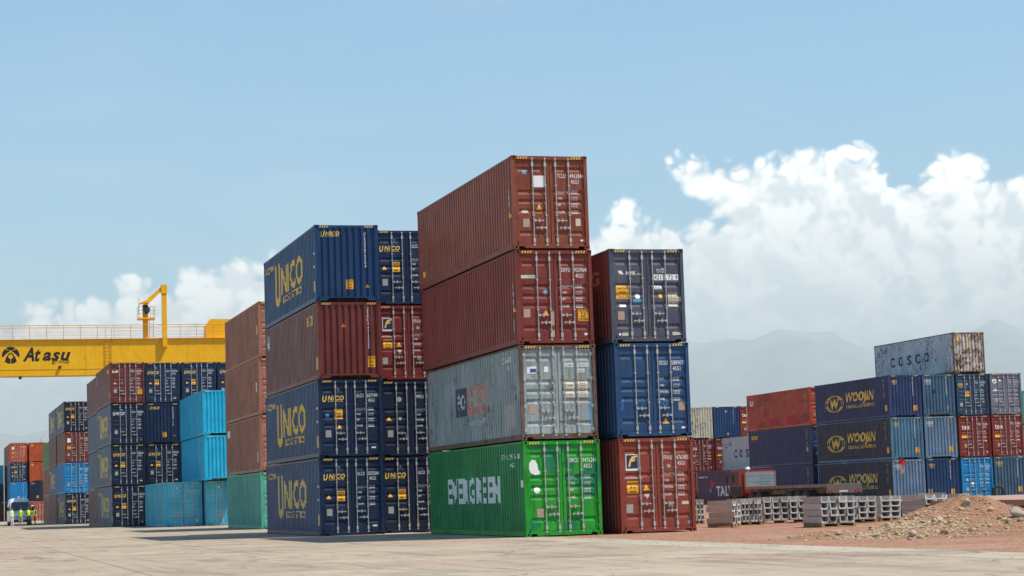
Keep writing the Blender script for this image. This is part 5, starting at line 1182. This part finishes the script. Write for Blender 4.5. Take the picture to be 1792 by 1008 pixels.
# small gravel, too fine to pick apart
def gravel_stuff(name, n, gen, smin, smax, m):
    b = MB(); base = [Vector(p) for p in ((1, 0, 0), (-1, 0, 0), (0, 1, 0), (0, -1, 0), (0, 0, 1), (0, 0, -.6))]; fc = ((0, 2, 4), (2, 1, 4), (1, 3, 4), (3, 0, 4), (2, 0, 5), (1, 2, 5), (3, 1, 5), (0, 3, 5))
    k = 0
    while k < n:
        p = gen()
        if p is None: continue
        s = smin + (smax - smin) * random.random() ** 2.5; rm = Matrix.Rotation(random.uniform(0, 6.3), 3, 'Z'); q = len(b.v)
        sc = (s * random.uniform(.7, 1.3), s * random.uniform(.7, 1.2), s * random.uniform(.4, .9))
        for v in base: w = rm @ Vector((v.x * sc[0], v.y * sc[1], v.z * sc[2])); b.v.append((p[0] + w.x, p[1] + w.y, p[2] + w.z))
        for f in fc: b.f.append(tuple(q + i for i in f)); b.mi.append(0)
        k += 1
    o = link(name, b.mesh(name, False, False), m, None); o['kind'] = 'stuff'; return o
def on_heap():
    x, y = random.uniform(19, 32), random.uniform(40.4, 48); h = heap_h(x, y)
    return (x, y, h - .03) if h > .01 else None
o = gravel_stuff('fine_rubble', 8000, on_heap, .008, .034, stone_mat('reddish_fines', (.27, .135, .08), (.42, .27, .17))); o.parent = pile
def on_tongue():
    x, y = random.gauss(22.2, 1.1), random.gauss(43.4, .9); h = heap_h(x, y)
    return (x, y, h - .03) if h > .01 else None
o2 = gravel_stuff('broken_stone', 1600, on_tongue, .015, .060, M_STONE); o2.parent = pile
def on_gravel():
    y = random.uniform(26, 62); x = EDGE + .1 + abs(random.gauss(0, 4.5)); return (x, y, -.018)
o = gravel_stuff('scattered_gravel', 4500, on_gravel, .008, .035, M_STONE); tag(o, 'small pale stones strewn over the red gravel yard', 'gravel')
def on_road():
    y = random.uniform(27, 62); x = EDGE - abs(random.gauss(0, 1.3)) if random.random() < .7 else random.uniform(-4, 17); return (x, y, .001)
o = gravel_stuff('road_grit', 900, on_road, .006, .022, plain('grit', (.30, .20, .15), .9)); tag(o, 'loose grit scattered on the concrete road', 'grit')
def boulder(seed, loc, sc, rot, el, label):
    o = link('boulder', rock_mesh(seed, 3, el), M_BOULD, None, loc); o.scale = (sc, sc, sc); o.rotation_euler = rot; o.data.polygons.foreach_set('use_smooth', [True] * len(o.data.polygons)); tag(o, label, 'boulder', 'boulders on the rubble heap')
boulder(91, (25.25, 43.6, heap_h(25.25, 43.6) + .02), .20, (0, .45, .3), (1.5, .8, .75), 'long grey boulder on the right slope of the rubble heap')
boulder(94, (24.62, 45.0, heap_h(24.62, 45.0) + .02), .13, (.3, .2, 1.1), (1.1, .9, 1.1), 'upright stone on the crest of the rubble heap')
boulder(97, (21.72, 42.25, heap_h(21.72, 42.25) + .03), .11, (0, 0, .7), (1.0, .9, .9), 'round pale stone at the foot of the rubble heap')

# ------------------------------------------------------------------ platform, tyre, flag, mast
pf = empty('low_platform', (34.0, 58.0, 0)); tag(pf, 'low rust brown steel platform on concrete beams behind the rubble heap', 'platform')
b = MB(); b.box(0, 22, .0, 20, .40, .60); link('deck', b.mesh('deck'), plain('rusty_deck', (.36, .22, .16), .9, 0, .25, .8), pf)
for i in range(14): b = MB(); b.box(.4 + i * 1.5, .7 + i * 1.5, .02, 19.9, .24, .40); link('joist', b.mesh('joist'), plain('joist_dark', (.06, .045, .04), .8), pf)
b = MB(); b.box(-.2, 22.2, .3, .9, -.02, .24); link('concrete_beam', b.mesh('concrete_beam'), M_CHAN, pf)
b = MB(); b.box(-.2, 22.2, 18.6, 19.4, -.02, .24); link('concrete_beam', b.mesh('concrete_beam'), M_CHAN, pf)
ty = empty('old_tyre', (71.6, 126.2, .47), 0); tag(ty, 'old black tyre standing against the ribbed end of an ink blue container', 'tyre')
b = MB(); b.lathe([(.27, -.13), (.40, -.15), (.465, -.10), (.475, 0), (.465, .10), (.40, .15), (.27, .13), (.30, 0), (.27, -.13)], (0, 0, 0), 28); tyo = link('tread', b.mesh('tread', True, False), M_TYRE, ty, rz=rad(72))
fl = empty('marker_flag', (34.28, 67.3, 0)); tag(fl, 'red and white cloth marker flag on a thin pole behind the concrete channels', 'flag')
b = MB(); b.tube((0, 0, -.02), (.03, 0, 2.12), .012, 6); link('pole', b.mesh('pole'), plain('dull_red_pole', (.14, .04, .04), .6), fl)
def cloth(name, z0, z1, w, m, ph):
    b = MB(); n, k = 10, 12
    for j in range(k + 1):
        t = j / k; ww = w * (math.sin(math.pi * min(1, .12 + t * .86)) ** .5)
        for i in range(n + 1): s = i / n; b.v.append((-.02 + ww * s - .02, .05 * math.sin(s * 7 + t * 3 + ph) + .03, z0 + (z1 - z0) * t + .02 * math.sin(s * 9)))
    for j in range(k):
        for i in range(n): q = j * (n + 1) + i; b.f.append((q, q + 1, q + n + 2, q + n + 1)); b.mi.append(0)
    o = link(name, b.mesh(name, True), m, fl); so = o.modifiers.new('t', 'SOLIDIFY'); so.thickness = .006; return o
cloth('red_cloth', 1.90, 2.14, .24, plain('red_cloth', (.55, .02, .04), .8), .2); cloth('white_cloth', 1.60, 1.94, .15, plain('pinkish_cloth', (.68, .56, .50), .85), 1.4)
b = MB()
for xx in (0, .11): b.box(xx, xx + .05, 0, .05, -.02, 1.02)
b.box(-.45, .62, -.06, .02, .84, .87); o = link('timber_stake', b.mesh('timber_stake'), M_PAL, None, (34.28, 65.3, 0)); tag(o, 'pale timber stakes poking up beside the marker flag pole', 'stake')
ms = empty('radio_mast', (12.9, 240.0, 0)); tag(ms, 'thin radio mast rising behind the leaf green container', 'mast')
b = MB(); b.tube((0, 0, 0), (0, 0, 9.7), .05, 6, .02); link('pole', b.mesh('pole'), M_CHASS, ms); b = MB(); b.box(-.12, .12, -.01, .01, 9.2, 9.22); link('crossbar', b.mesh('crossbar'), M_CHASS, ms)

# ------------------------------------------------------------------ haze
b = MB(); b.box(-45000, 60000, -45000, 50000, -130, 3050)
hz = bpy.data.objects.new('haze', b.mesh('haze')); COL.objects.link(hz); hz['kind'] = 'stuff'
m = bpy.data.materials.new('haze_air'); m.use_nodes = True; t = m.node_tree; t.nodes.clear()
o = t.nodes.new('ShaderNodeOutputMaterial'); v = t.nodes.new('ShaderNodeVolumePrincipled'); v.inputs['Color'].default_value = (.93, 1.0, .98, 1); v.inputs['Density'].default_value = 5.8e-5; v.inputs['Anisotropy'].default_value = 0.0
t.links.new(v.outputs[0], o.inputs['Volume']); hz.data.materials.append(m)
